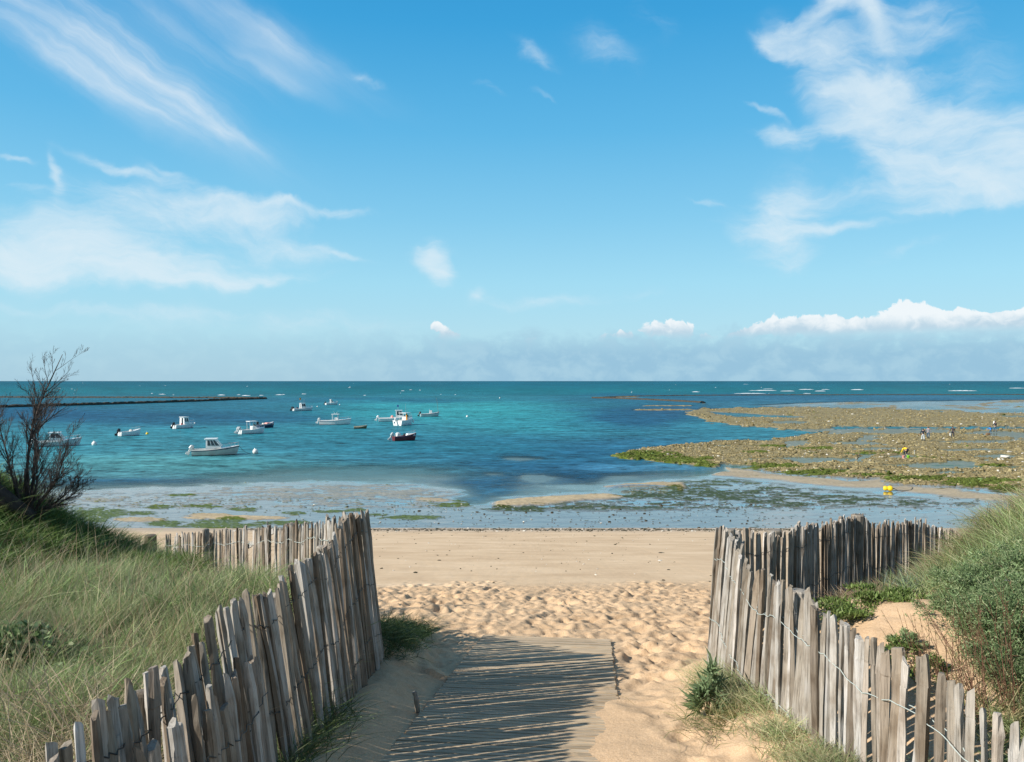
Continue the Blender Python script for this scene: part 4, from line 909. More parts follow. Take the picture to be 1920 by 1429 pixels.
# yellow double float stranded on the sand
def stranded():
    p = at_sea(1665, 921); root = empty('stranded_float', (p.x, p.y, .03), R(-12)); root.scale = (.72, .72, .72); tag(root, 'big yellow double-ended float lying on the sand strip at the foot of the reef', 'float')
    r_ = .27; mb_ = MB(); mb_.lathe([(.06, -.44), (.16, -.42), (.22, -.34), (.24, -.22), (.20, -.10), (.19, -.02), (.25, .06), (r_, .18), (r_, .28), (.22, .40), (.10, .46)], (0, 0, .24), 18, 'x'); mb_.build('float_body', M['yellow'], root, smooth=True)
    mb_ = MB(); mb_.lathe([(.045, .45), (.05, .56), (.03, .60)], (0, 0, .24), 10, 'x'); mb_.build('eye', M['black'], root, smooth=True)
    mb_ = MB(); mb_.tube([(.58, 0, .24), (.9, .05, .05), (1.3, .2, .035), (1.9, .35, .03), (2.4, .9, .04), (2.75, 1.9, .06), (3.0, 3.0, .14)], .028, 6); mb_.build('rope', M['rope'], root, smooth=True)
stranded()
# ------------------------------------------------------------------ vegetation
def pick(px, py, y0=2.0, y1=30):
    """where the ray of a photo point meets the dunes"""
    Y = np.arange(y0, y1, .02); X = (px - CX) / FPX * Y; Zr = CAM_H - (py - CY) / FPX * Y
    d = Zr - ground_z(X, Y, False); i = np.argmax(d < 0) if (d < 0).any() else len(Y) - 1
    return float(X[i]), float(Y[i]), float(ground_z(X[i:i + 1], Y[i:i + 1], False)[0])
vr = np.random.default_rng(33)
def blade_mesh(name, P, D, Hh, W, G, col, col_tip=None, mat=None, parent=None, ts=(0., .38, .74)):
    """thin curved leaves: P base, D direction, Hh length, W width, G bend vector"""
    n = len(P); D = D / np.linalg.norm(D, axis=1, keepdims=True); a = vr.uniform(0, 2 * np.pi, n)
    rnd = np.stack([np.cos(a), np.sin(a), vr.uniform(-.2, .2, n)], 1); side = np.cross(D, rnd); side /= (np.linalg.norm(side, axis=1, keepdims=True) + 1e-6)
    rows = []; cols = []
    wk_ = {0.: .75, .38: 1.0, .74: .6, .3: 1.1, .7: .9, .5: 1.2}
    if col_tip is None: col_tip = col
    for t_ in ts:
        c = P + D * (Hh * t_)[:, None] + G * (Hh * t_ * t_)[:, None]; w = side * (W * wk_.get(t_, .8) / 2)[:, None]
        rows += [c - w, c + w]; cc = col * (1 - t_) + col_tip * t_; cols += [cc, cc]
    rows.append(P + D * Hh[:, None] + G * Hh[:, None]); cols.append(col_tip)
    k_ = len(rows); V = np.stack(rows, 1).reshape(-1, 3); Cc = np.stack(cols, 1).reshape(-1, 3); b0 = (np.arange(n) * k_)[:, None]
    q = [];
    for i in range(len(ts) - 1): q.append(b0 + np.array([[2 * i, 2 * i + 1, 2 * i + 3, 2 * i + 2]]))
    Q = np.concatenate(q, 0) if q else None; T = b0 + np.array([[k_ - 3, k_ - 2, k_ - 1]])
    me_ = mesh_np(name, V, quads=Q, tris=T, smooth=True, attrs={'Col': np.clip(Cc, 0, 1)})
    return link(name, me_, mat or M_leaf, parent)
WIND = np.array([.9, .25, 0.])
def pal(n, cols, wts):
    cols = np.array(cols, float); idx = vr.choice(len(cols), n, p=np.array(wts) / sum(wts)); return cols[idx] * vr.uniform(.75, 1.25, (n, 1))
def scatter(n, xf, y0, y1, accept, pw=1.3):
    out = []; tot = 0
    while tot < n:
        m_ = n * 2; uu_ = vr.random(m_); Y = (y0 ** (1 - pw) + uu_ * (y1 ** (1 - pw) - y0 ** (1 - pw))) ** (1 / (1 - pw)) if pw != 1 else y0 * (y1 / y0) ** uu_
        lo, hi = xf(Y); X = lo + vr.random(m_) * (hi - lo); k_ = accept(X, Y) > vr.random(m_); out.append(np.stack([X[k_], Y[k_]], 1)); tot += int(k_.sum())
        if len(out) > 60: break
    p = np.concatenate(out)[:n]; return p[:, 0], p[:, 1]
def grass(name, n, xf, y0, y1, accept, hgt, wid, cols, tips, label, bend=(.15, .5), lean=.25, pw=1.3, clump=.0, base_h=0.0):
    X, Y = scatter(n, xf, y0, y1, accept, pw)
    if clump > 0:                                    # gather blades round tuft centres
        cell = clump; cx = (np.floor(X / cell) + .5 + .7 * (vn(np.floor(X / cell) * 7.3, np.floor(Y / cell) * 3.1, 5) - .5)) * cell; cy = (np.floor(Y / cell) + .5 + .7 * (vn(np.floor(X / cell) * 3.7, np.floor(Y / cell) * 9.1, 6) - .5)) * cell
        X = X + (cx - X) * .55; Y = Y + (cy - Y) * .55; ox, oy = X - cx, Y - cy
    else: ox = oy = 0 * X
    Zg = ground_z(X, Y, False) - .01 + base_h; N = len(X)
    hv = (fbm(X * 1.3, Y * 1.3, 81, 4) * 1.5 + .25); Hh = hgt * hv * vr.uniform(.55, 1.2, N)
    Wd = wid * vr.uniform(.6, 1.3, N); a = vr.uniform(0, 2 * np.pi, N); ln = lean * vr.random(N) ** .7
    D = np.stack([np.cos(a) * ln + WIND[0] * .06 + ox * 1.6, np.sin(a) * ln + WIND[1] * .1 + oy * 1.6, np.ones(N)], 1)
    bb = vr.uniform(*bend, N); G = np.stack([np.cos(a) * bb * .9 + WIND[0] * bb * .22, np.sin(a) * bb * .9 + WIND[1] * bb * .22, -bb * .45], 1)
    tone = (.50 + 1.0 * fbm(X * 2.2, Y * 2.2, 91, 3))[:, None]
    return tag(blade_mesh(name, np.stack([X, Y, Zg], 1), D, Hh, Wd, G, cols(X, Y, N) * tone, tips(X, Y, N) * tone), label, kind='stuff')
def mixcol(X, Y, N, A, wa, B, wb, f):
    a = pal(N, A, wa); b_ = pal(N, B, wb); k_ = (f > vr.random(N))[:, None]; return np.where(k_, b_, a)
GA = [(.14, .22, .065), (.18, .26, .09), (.24, .29, .12), (.36, .33, .19), (.085, .145, .045)]; WA = [3, 3.2, 2.6, 1.3, 1.8]
TA = [(.27, .36, .14), (.34, .41, .20), (.43, .45, .26), (.58, .52, .34)]; WT = [3, 3.2, 2.2, 1.1]
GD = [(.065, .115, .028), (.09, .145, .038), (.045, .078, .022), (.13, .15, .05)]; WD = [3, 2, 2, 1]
def lmask(X, Y): dl, _ = dune_in(X, Y); return (dl > .06).astype(float)
def hum(X, Y): return sstep(hump(X, Y) + .34 * np.exp(-((Y - 9.3 - .25 * (X + 4)) / .9) ** 2) * sstep(-X, 2.6, 3.8) + (fbm(X * 1.6, Y * 1.6, 14, 3) - .5) * .35, .10, .24)
grass('dune_grass', 150000, lambda Y: (-.72 * Y - .5, -1.2 + 0 * Y), 2.0, 14.5, lambda X, Y: lmask(X, Y) * (1 - hum(X, Y) * .9) * (.35 + .65 * sstep(fbm(X * 2.4, Y * 2.4, 55, 3), .35, .6)), .27, .0030,
      lambda X, Y, N: mixcol(X, Y, N, GA, WA, GD, WD, .22 * (fbm(X * .9, Y * .9, 17, 3) > .5)), lambda X, Y, N: pal(N, TA, WT), 'fine pale green and straw-coloured grass filling the left dune', clump=.30, lean=.75, bend=(.05, .6))
grass('dark_dune_grass', 42000, lambda Y: (-.72 * Y - .5, -2.6 + 0 * Y), 6.2, 14, lambda X, Y: lmask(X, Y) * hum(X, Y), .24, .0075,
      lambda X, Y, N: pal(N, GD, WD), lambda X, Y, N: pal(N, [(.15, .25, .05), (.23, .31, .08), (.09, .15, .03), (.34, .34, .15)], [3, 2, 3, .8]), 'darker green grass covering the hump under the bare shrubs', lean=.5, bend=(.3, .9), pw=1.2)
grass('dune_undergrowth', 26000, lambda Y: (-.72 * Y - .5, -1.2 + 0 * Y), 2.0, 14, lambda X, Y: lmask(X, Y), .09, .012,
      lambda X, Y, N: pal(N, [(.06, .09, .025), (.10, .12, .04), (.14, .12, .06)], [3, 2, 1]), lambda X, Y, N: pal(N, [(.12, .16, .05), (.18, .18, .08)], [1, 1]), 'low leafy undergrowth below the dune grass', lean=1.2, bend=(.1, .6), pw=1.5)
grass('marram_grass', 5200, lambda Y: (-.72 * Y - .5, -1.25 + 0 * Y), 2.0, 13.5, lambda X, Y: lmask(X, Y) * sstep(fbm(X * 1.5, Y * 1.5, 27, 3) + .25 * hum(X, Y), .48, .62), .40, .0075,
      lambda X, Y, N: pal(N, [(.10, .19, .05), (.14, .24, .07), (.20, .28, .10)], [3, 3, 2]), lambda X, Y, N: pal(N, [(.22, .34, .10), (.30, .40, .15), (.42, .42, .22)], [3, 3, 1.4]), 'broader bright green marram blades standing in clumps on the left dune', clump=.42, lean=.7, bend=(.2, .9))
# seed heads and straw stalks rising over the grass of the left dune
grass('straw_stalks', 5200, lambda Y: (-.72 * Y - .5, -1.2 + 0 * Y), 2.4, 13.5, lambda X, Y: lmask(X, Y) * (1 - .6 * hum(X, Y)) * sstep(fbm(X, Y, 23, 3), .4, .6), .52, .0030,
      lambda X, Y, N: pal(N, [(.34, .27, .15), (.30, .20, .13), (.42, .36, .22)], [3, 1.4, 2]), lambda X, Y, N: pal(N, [(.45, .32, .22), (.50, .42, .28), (.34, .17, .12)], [2, 3, 1.2]), 'thin straw and reddish seed stalks above the left dune grass', lean=.35, bend=(.1, .5))
grass('dry_stalks', 1500, lambda Y: (-.66 * Y, -1.5 + 0 * Y), 2.2, 4.6, lambda X, Y: lmask(X, Y) * sstep(-X, 1.5, 2.0), .5, .0055,
      lambda X, Y, N: pal(N, [(.32, .25, .16), (.40, .32, .21), (.20, .15, .09)], [3, 2, 1]), lambda X, Y, N: pal(N, [(.45, .37, .25), (.36, .28, .18)], [2, 1]), 'tangle of dry grey-brown stalks at the near left edge of the dune', lean=1.6, bend=(.1, .6), base_h=.08)
def rmask(X, Y): _, dr = dune_in(X, Y); return (dr > .04).astype(float)
grass('dry_dune_grass', 30000, lambda Y: (1.7 + 0 * Y, .68 * Y + .5), 6.6, 16.5, lambda X, Y: rmask(X, Y) * (1 - np.clip(bare(X, Y) * 1.3, 0, 1)) * (sstep(Y, 7.4, 8.4)) * (.3 + .7 * sstep(fbm(X * 1.8, Y * 1.8, 59, 3), .4, .6)), .24, .0040,
      lambda X, Y, N: pal(N, [(.22, .15, .09), (.30, .22, .13), (.13, .15, .06), (.18, .20, .08)], [3, 3, 2, 1.5]), lambda X, Y, N: pal(N, [(.38, .26, .17), (.46, .36, .23), (.30, .18, .12), (.24, .26, .12)], [3, 2, 2, 1.4]), 'dry reddish-brown grass in front of the right far fence', lean=.8, bend=(.2, 1.0), pw=1.1)
grass('dune_grass', 52000, lambda Y: (2.0 + 0 * Y, .70 * Y + .9), 2.6, 9.5, lambda X, Y: rmask(X, Y) * sstep(X - .30 * Y, .9 - .5 * (Y < 4.6), 1.8 - .6 * (Y < 4.6)) * (1 - np.clip(bare(X, Y) * 1.6, 0, 1)), .25, .0036,
      lambda X, Y, N: mixcol(X, Y, N, GA, WA, GD, WD, .3), lambda X, Y, N: pal(N, TA + [(.16, .20, .06)], WT + [3]), 'green and straw grass on the slope of the right dune', clump=.16, lean=.6, bend=(.3, 1.0))
grass('fence_foot_grass', 5600, lambda Y: (1.35 + 0 * Y, 1.95 + 0 * Y), 2.4, 7.0, lambda X, Y: (np.exp(-((X - interp_poly(R1, Y) + .16) / .14) ** 2)) * (sstep(fbm(X * 2, Y * 1.4, 29, 3), .42, .6) * .8 + .1), .26, .0036,
      lambda X, Y, N: pal(N, GA + [(.40, .33, .18)], WA + [5]), lambda X, Y, N: pal(N, TA + [(.55, .46, .28)], WT + [4]), 'straggly green and straw grass at the foot of the right fence', lean=.8, bend=(.3, 1.2), pw=1.4)
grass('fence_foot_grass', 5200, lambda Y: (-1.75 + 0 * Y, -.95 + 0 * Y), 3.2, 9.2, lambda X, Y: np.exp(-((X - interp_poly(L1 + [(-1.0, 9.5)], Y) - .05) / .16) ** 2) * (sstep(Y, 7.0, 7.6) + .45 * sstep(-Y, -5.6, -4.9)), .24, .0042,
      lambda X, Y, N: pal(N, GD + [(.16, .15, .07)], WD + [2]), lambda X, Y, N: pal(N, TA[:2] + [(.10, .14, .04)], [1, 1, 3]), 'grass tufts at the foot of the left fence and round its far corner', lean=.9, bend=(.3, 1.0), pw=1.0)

def leafy(name, loc, rx, ry, rz, n, leaf, wid, cols, label, cat, group=None, stems=26, up=.5, stemcol=(.12, .10, .05)):
    """a bushy plant: a fan of stems and many small leaves spread through its crown"""
    x0, y0, z0 = loc; root = empty(name, loc); tag(root, label, cat, group)
    mb_ = MB()
    for i in range(stems):
        a = vr.uniform(0, 2 * np.pi); r_ = vr.random() ** .5; e = Vector((rx * r_ * math.cos(a), ry * r_ * math.sin(a), rz * (1.02 - .55 * r_ * r_) * vr.uniform(.7, 1.0)))
        mb_.tube([(e.x * .12, e.y * .12, -.03), (e.x * .5, e.y * .5, e.z * .55), tuple(e)], [.0045, .003, .0015], 4, False)
    mb_.build('stems', M['stem'], root)
    nc = max(14, n // 110); a = vr.uniform(0, 2 * np.pi, nc); r_ = vr.random(nc) ** .55; hh = vr.uniform(.25, 1.0, nc) ** .6
    cc = np.stack([rx * r_ * np.cos(a), ry * r_ * np.sin(a), rz * hh * np.sqrt(np.clip(1.05 - r_ ** 2 * .9, .05, 1))], 1)
    cc = cc * vr.uniform(.6, 1.28, (nc, 1)); idx = vr.integers(0, nc, n); off = vr.normal(0, 1, (n, 3)) * np.array([rx, ry, rz]) * .105; P = cc[idx] + off; P[:, 2] = np.maximum(P[:, 2], .0)
    D = P * np.array([1 / rx ** 2, 1 / ry ** 2, .6 / rz ** 2]) * .12 + vr.normal(0, .55, (n, 3)) + np.array([0, 0, up]); G = vr.normal(0, .25, (n, 3)); G[:, 2] -= .15
    c1_ = pal(n, *cols) * (.8 + .45 * vr.random(nc))[idx][:, None]
    fo = blade_mesh('foliage', P, D, leaf * vr.uniform(.6, 1.3, n), wid * vr.uniform(.7, 1.3, n), G, c1_, c1_ * 1.15, parent=root, ts=(0., .5)); fo['kind'] = 'stuff'
    return root
M['stem'] = pbr('plant_stem', (.13, .095, .05), .8, noise=.3)
GLAU = ([(.15, .22, .095), (.20, .265, .125), (.10, .155, .055), (.27, .30, .16)], [3, 3, 2, 1.4])
FRESH = ([(.12, .18, .045), (.16, .215, .06), (.08, .12, .03), (.22, .25, .10)], [3, 3, 2, 1])
SHR = [(1858, 1185, .30, .34, .26), (1915, 1165, .34, .36, .34), (1790, 1130, .20, .22, .16), (1850, 1105, .30, .30, .22), (1915, 1075, .34, .34, .24), (1705, 1190, .11, .10, .09), (1890, 1250, .24, .26, .2), (1805, 1080, .20, .22, .15)]
SL = ['grey-green feathery shrub in the middle of the right dune, above the bare sand', 'largest grey-green shrub, at the right edge of the picture', 'small feathery shrub beside the top of the bare sand patch', 'grey-green shrub high on the right slope below the grassy crest', 'grey-green shrub at the crest of the right dune', 'tiny grey-green sprig growing out of the bare sand patch', 'feathery shrub low on the right slope behind the reddish stems', 'low grey-green shrub on the right slope nearest the far fence']
for (px, py, a_, b_, c_), lb in zip(SHR, SL):
    p = pick(px, py + 25); leafy('feathery_shrub', p, a_, b_, c_, int(52000 * a_ * b_ / .16 * .26) + 900, .026, .0050, GLAU, lb, 'shrub', 'grey-green shrubs on the right dune')
for (px, py, a_, b_, c_, lb) in ((1590, 1140, .5, .3, .07, 'low green leafy patch behind the right fence, left of the bare sand'), (1520, 1125, .35, .3, .07, 'small green leafy patch at the foot of the wavy fence'), (1655, 1120, .4, .25, .07, 'green leafy patch just above the bare sand patch'), (1690, 1225, .14, .12, .12, 'bright green sprig in front of the bare sand'), (1720, 1262, .18, .16, .12, 'fresh green herb low in front of the bare sand, behind the pales')):
    leafy('creeping_herb', pick(px, py + 8), a_, b_, c_, int(7000 * a_ * b_ / .12 * .35), .030, .010, FRESH, lb, 'plant', 'low green herbs on the right dune', stems=12, up=.8)
leafy('sea_radish', (1.36, 5.55, gz(1.36, 5.55)), .12, .12, .26, 620, .085, .013, ([(.15, .21, .10), (.20, .27, .14), (.10, .15, .07)], [3, 2, 1]), 'broad-leaved grey-green plant on the sand at the foot of the right fence', 'plant', stems=14, up=.7)
leafy('leafy_weed', pick(30, 1265), .55, .4, .28, 5200, .045, .02, GLAU, 'grey-green leafy weed at the lower left edge of the picture', 'plant', up=.7)
def spiky(loc, n, h, w, cols, label, name='spiky_tuft', bend=.5, spread=.5, r_=.1, group=None):
    P = np.stack([vr.normal(0, r_, n), vr.normal(0, r_, n), np.zeros(n) - .01], 1); a = vr.uniform(0, 2 * np.pi, n); s_ = spread * vr.random(n) ** .6
    D = np.stack([np.cos(a) * s_, np.sin(a) * s_, np.ones(n)], 1); G = np.stack([np.cos(a) * bend * s_ * 1.5, np.sin(a) * bend * s_ * 1.5, -bend * s_], 1)
    c = pal(n, *cols); o = blade_mesh(name, P, D, h * vr.uniform(.6, 1.15, n), w * vr.uniform(.7, 1.2, n), G, c * .8, c * 1.15); o.location = loc
    tag(o, label, 'grass tuft', group); return o
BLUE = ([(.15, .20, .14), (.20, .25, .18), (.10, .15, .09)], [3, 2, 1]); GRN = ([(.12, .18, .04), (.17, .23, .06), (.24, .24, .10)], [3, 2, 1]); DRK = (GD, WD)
spiky(pick(1722, 1112), 240, .24, .009, BLUE, 'blue-green spiky tuft below the middle of the wavy fence', spread=1.0, bend=.3, r_=.14)
spiky(pick(1650, 1108), 90, .17, .008, BLUE, 'smaller blue-green spiky tuft beside the larger one, above the bare sand', spread=1.1, bend=.3, r_=.10)
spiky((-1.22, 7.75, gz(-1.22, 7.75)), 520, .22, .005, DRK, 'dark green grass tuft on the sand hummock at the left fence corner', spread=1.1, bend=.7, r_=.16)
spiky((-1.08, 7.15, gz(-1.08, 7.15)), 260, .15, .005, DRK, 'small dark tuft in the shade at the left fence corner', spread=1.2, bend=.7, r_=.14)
spiky((1.40, 5.25, gz(1.40, 5.25)), 300, .20, .004, ([(.17, .19, .07), (.33, .27, .13), (.10, .14, .04)], [3, 2, 2]), 'straw and green tuft around the broad-leaved plant', spread=1.2, bend=.8, r_=.15)
spiky(pick(165, 1010), 130, .32, .010, GRN, 'fresh green tuft on the right end of the dark hump', spread=.6, bend=.6, r_=.12)
spiky(pick(350, 1072), 70, .38, .008, GRN, 'green tuft in front of the pales of the left dune fence', spread=.7, bend=.5, r_=.08)
spiky(pick(20, 1140), 160, .40, .010, GRN, 'bright green tuft at the left edge between dark hump and pale grass', spread=.7, bend=.6, r_=.14)
for (px, py, n_, h_, lb) in ((1880, 990, 260, .30, 'grass tuft on the skyline of the right dune, at the picture edge'), (1835, 1030, 220, .30, 'grass tuft on the right skyline where the far fence disappears'), (1800, 1065, 200, .26, 'grass tuft just below the end of the wavy fence'), (1905, 1360, 160, .34, 'green tuft behind the last pale at the lower right')):
    spiky(pick(px, py), n_, h_, .005, ([(.20, .21, .08), (.34, .29, .15), (.13, .16, .05)], [3, 2.4, 2]), lb, spread=.9, bend=.8, r_=.14)
# upright reddish stems
def stem_clump(px, py, n, h, label):
    x, y, z = pick(px, py); root = empty('stem_plant', (x, y, z)); tag(root, label, 'plant', 'reddish-stemmed plants on the right dune'); mb_ = MB(); tips = []
    for i in range(int(n * .65)):
        a = vr.uniform(0, 2 * np.pi); r_ = vr.uniform(0, .16); lx, ly = vr.normal(-.20, .16), vr.normal(.02, .14); hh = h * vr.uniform(.6, 1.1)
        p0 = Vector((r_ * math.cos(a), r_ * math.sin(a), -.02)); p1 = p0 + Vector((lx * .45 * hh, ly * .4 * hh, hh * .52)); p2 = p0 + Vector((lx * 1.1 * hh, ly * hh, hh))
        mb_.tube([p0, p1, p2], [.0022, .0017, .0008], 4, False)
        for k2 in range(14): tips.append(p0.lerp(p1, k2 / 7) if k2 < 7 else p1.lerp(p2, (k2 - 7) / 7))
    mb_.build('stems', M['redstem'], root); P = np.array([tuple(q) for q in tips]); m_ = len(P)
    lv = blade_mesh('leaves', P, vr.normal(0, .6, (m_, 3)) + np.array([-.1, 0, .9]), vr.uniform(.012, .035, m_), np.full(m_, .0035), vr.normal(0, .2, (m_, 3)), pal(m_, [(.20, .12, .07), (.12, .16, .05), (.30, .22, .12)], [2, 3, 1]), parent=root, ts=(0., .5)); lv['kind'] = 'stuff'
M['redstem'] = pbr('reddish_stem', (.16, .075, .045), .8, noise=.3)
for i, (px, py, n_, h_, lb) in enumerate(((1780, 1320, 26, .62, 'leftmost clump of thin reddish stems rising behind the sunlit pales'), (1830, 1345, 30, .66, 'clump of reddish stems leaning left behind the large blunt pales'), (1885, 1330, 30, .70, 'dense clump of reddish stems near the right edge'), (1740, 1300, 16, .5, 'sparse reddish stems in front of the bare sand patch'), (1915, 1240, 26, .55, 'reddish stems among the grey-green shrubs at the right edge'), (1860, 1255, 22, .5, 'reddish stems in front of the middle grey-green shrub'))):
    stem_clump(px, py, n_, h_, lb)
def flower(px, py, hh, col, lb):
    x, y, z = pick(px, py); root = empty('wild_flower', (x, y, z)); tag(root, lb, 'flower'); mb_ = MB(); mb_.tube([(0, 0, 0), (.01, 0, hh * .5), (-.01, 0, hh)], .0018, 4, False); mb_.build('stem', M['stem'], root)
    mb_ = MB()
    for k2 in range(6):
        a = k2 * math.pi / 3; c, s_ = math.cos(a), math.sin(a); mb_.add([(-.01, 0, hh), (-.01 + .014 * c - .006 * s_, .014 * s_ + .006 * c, hh + .006), (-.01 + .026 * c, .026 * s_, hh + .003), (-.01 + .014 * c + .006 * s_, .014 * s_ - .006 * c, hh + .006)], [(0, 1, 2, 3)])
    mb_.build('petals', M[col], root)
M['lilac'] = pbr('lilac_petals', (.62, .50, .66), .7); M['goldpetal'] = pbr('gold_petals', (.80, .45, .02), .7)
flower(1881, 1180, .22, 'lilac', 'small lilac flower among the shrubs, the lower of two'); flower(1893, 1150, .22, 'lilac', 'small lilac flower among the shrubs, the upper of two'); flower(1917, 1085, .20, 'goldpetal', 'small golden flower near the crest at the right edge')

# ------------------------------------------------------------------ bare tamarisk shrubs on the left hump
def bark(): return pbr('dark_bark', (.050, .036, .028), .9, noise=.45, nscale=12, bump=.5)
M['bark'] = bark(); M['twig'] = pbr('twig_bark', (.080, .062, .055), .85, noise=.35, nscale=6)
def twig(mb_, p, d, L, r0, depth, bend, rr):
    pts = [p]; rad = [r0]; n = 5; q = p.copy(); dd = d.normalized()
    for i in range(n):
        dd = (dd + Vector((rr.gauss(0, .10), rr.gauss(0, .10), rr.gauss(0, .05) + bend))).normalized(); q = q + dd * L / n; pts.append(q.copy()); rad.append(max(.0011, r0 * (1 - (i + 1) / n * .85)))
    mb_.tube(pts, rad, 4 if depth < 2 else 3, False)
    if depth >= 3: return
    k_ = [20, 9, 5, 3][depth]
    for i in range(k_):
        t_ = rr.uniform(.12, .96); j = min(n - 1, int(t_ * n)); b_ = pts[j].lerp(pts[j + 1], t_ * n - j); ax = (pts[j + 1] - pts[j]).normalized()
        a = rr.uniform(0, 2 * math.pi); sd2 = ax.cross(Vector((math.cos(a), math.sin(a), .2))).normalized(); nd = (ax + sd2 * rr.uniform(.35, .75)).normalized()
        twig(mb_, b_, nd, L * rr.uniform(.26, .46) * (1.15 - .5 * t_), max(.0014, rad[j] * .5), depth + 1, .06, rr)
def bare_shrub(loc, branches, label, seed):
    root = empty('bare_shrub', loc); tag(root, label, 'shrub', 'bare tamarisk shrubs on the left hump'); rr = random.Random(seed)
    for (dx, dy, dz, L, r_, b_) in branches:
        mt = MB(); mt.tube([(0, 0, -.12), (dx * .1, dy * .1, .02), (dx * .28 * L, dy * .28 * L, dz * .28 * L)], [r_ * 1.5, r_ * 1.3, r_], 7, False); mt.build('trunk', M['bark'], root, smooth=True)
        mb_ = MB(); twig(mb_, Vector((dx * .28 * L, dy * .28 * L, dz * .28 * L)), Vector((dx, dy, dz)), L * .72, r_, 0, b_, rr)
        for _ in range(3): twig(mb_, Vector((dx * .2 * L, dy * .2 * L, dz * .2 * L)) * rr.uniform(.3, 1.2), Vector((dx + rr.gauss(0, .5), dy + rr.gauss(0, .4), dz)), L * rr.uniform(.25, .5), r_ * .45, 1, .05, rr)
        mb_.build('branch', M['twig'], root)
bz = lambda x, y: gz(x, y)
x_, y_ = -5.92, 9.75
bare_shrub((x_, y_, bz(x_, y_) - .02), [(-.02, .05, 1.0, 2.10, .022, .05), (.55, -.05, .72, 1.3, .016, .06), (.75, .1, .50, 1.0, .012, .05), (.65, -.2, .75, 1.0, .012, .06), (-.55, -.2, .8, 1.0, .012, .06), (.22, .1, .85, 1.2, .014, .06), (-.30, 0, .88, 1.6, .016, .05), (.12, .1, 1.0, 1.6, .016, .05), (.85, -.1, .42, .85, .016, .05), (-.1, -.3, .9, .8, .015, .05), (-.8, .1, .6, .7, .014, .06)], 'bare dark twiggy shrub standing tallest on the left hump, a cabin boat behind it', 3)
x_, y_ = -6.55, 9.5
bare_shrub((x_, y_, bz(x_, y_) - .02), [(.25, .05, .9, 1.0, .05, .03), (-.35, .05, .9, 1.1, .04, .03), (.6, -.1, .6, .7, .03, .04), (-.8, -.1, .5, .8, .03, .04)], 'stouter bare shrub cut off by the left edge of the picture', 8)
mb = MB(); g0 = bz(-6.35, 9.3); mb.tube([(-7.9, 9.4, g0 + .75), (-7.1, 9.3, g0 + .62), (-6.5, 9.3, g0 + .34), (-6.05, 9.4, g0 + .08), (-5.75, 9.6, g0 - .22)], [.17, .16, .14, .12, .07], 9); o = mb.build('fallen_trunk', M['bark'], smooth=True)
tag(o, 'thick dark fallen trunk lying under the bare shrubs at the left edge', 'trunk')
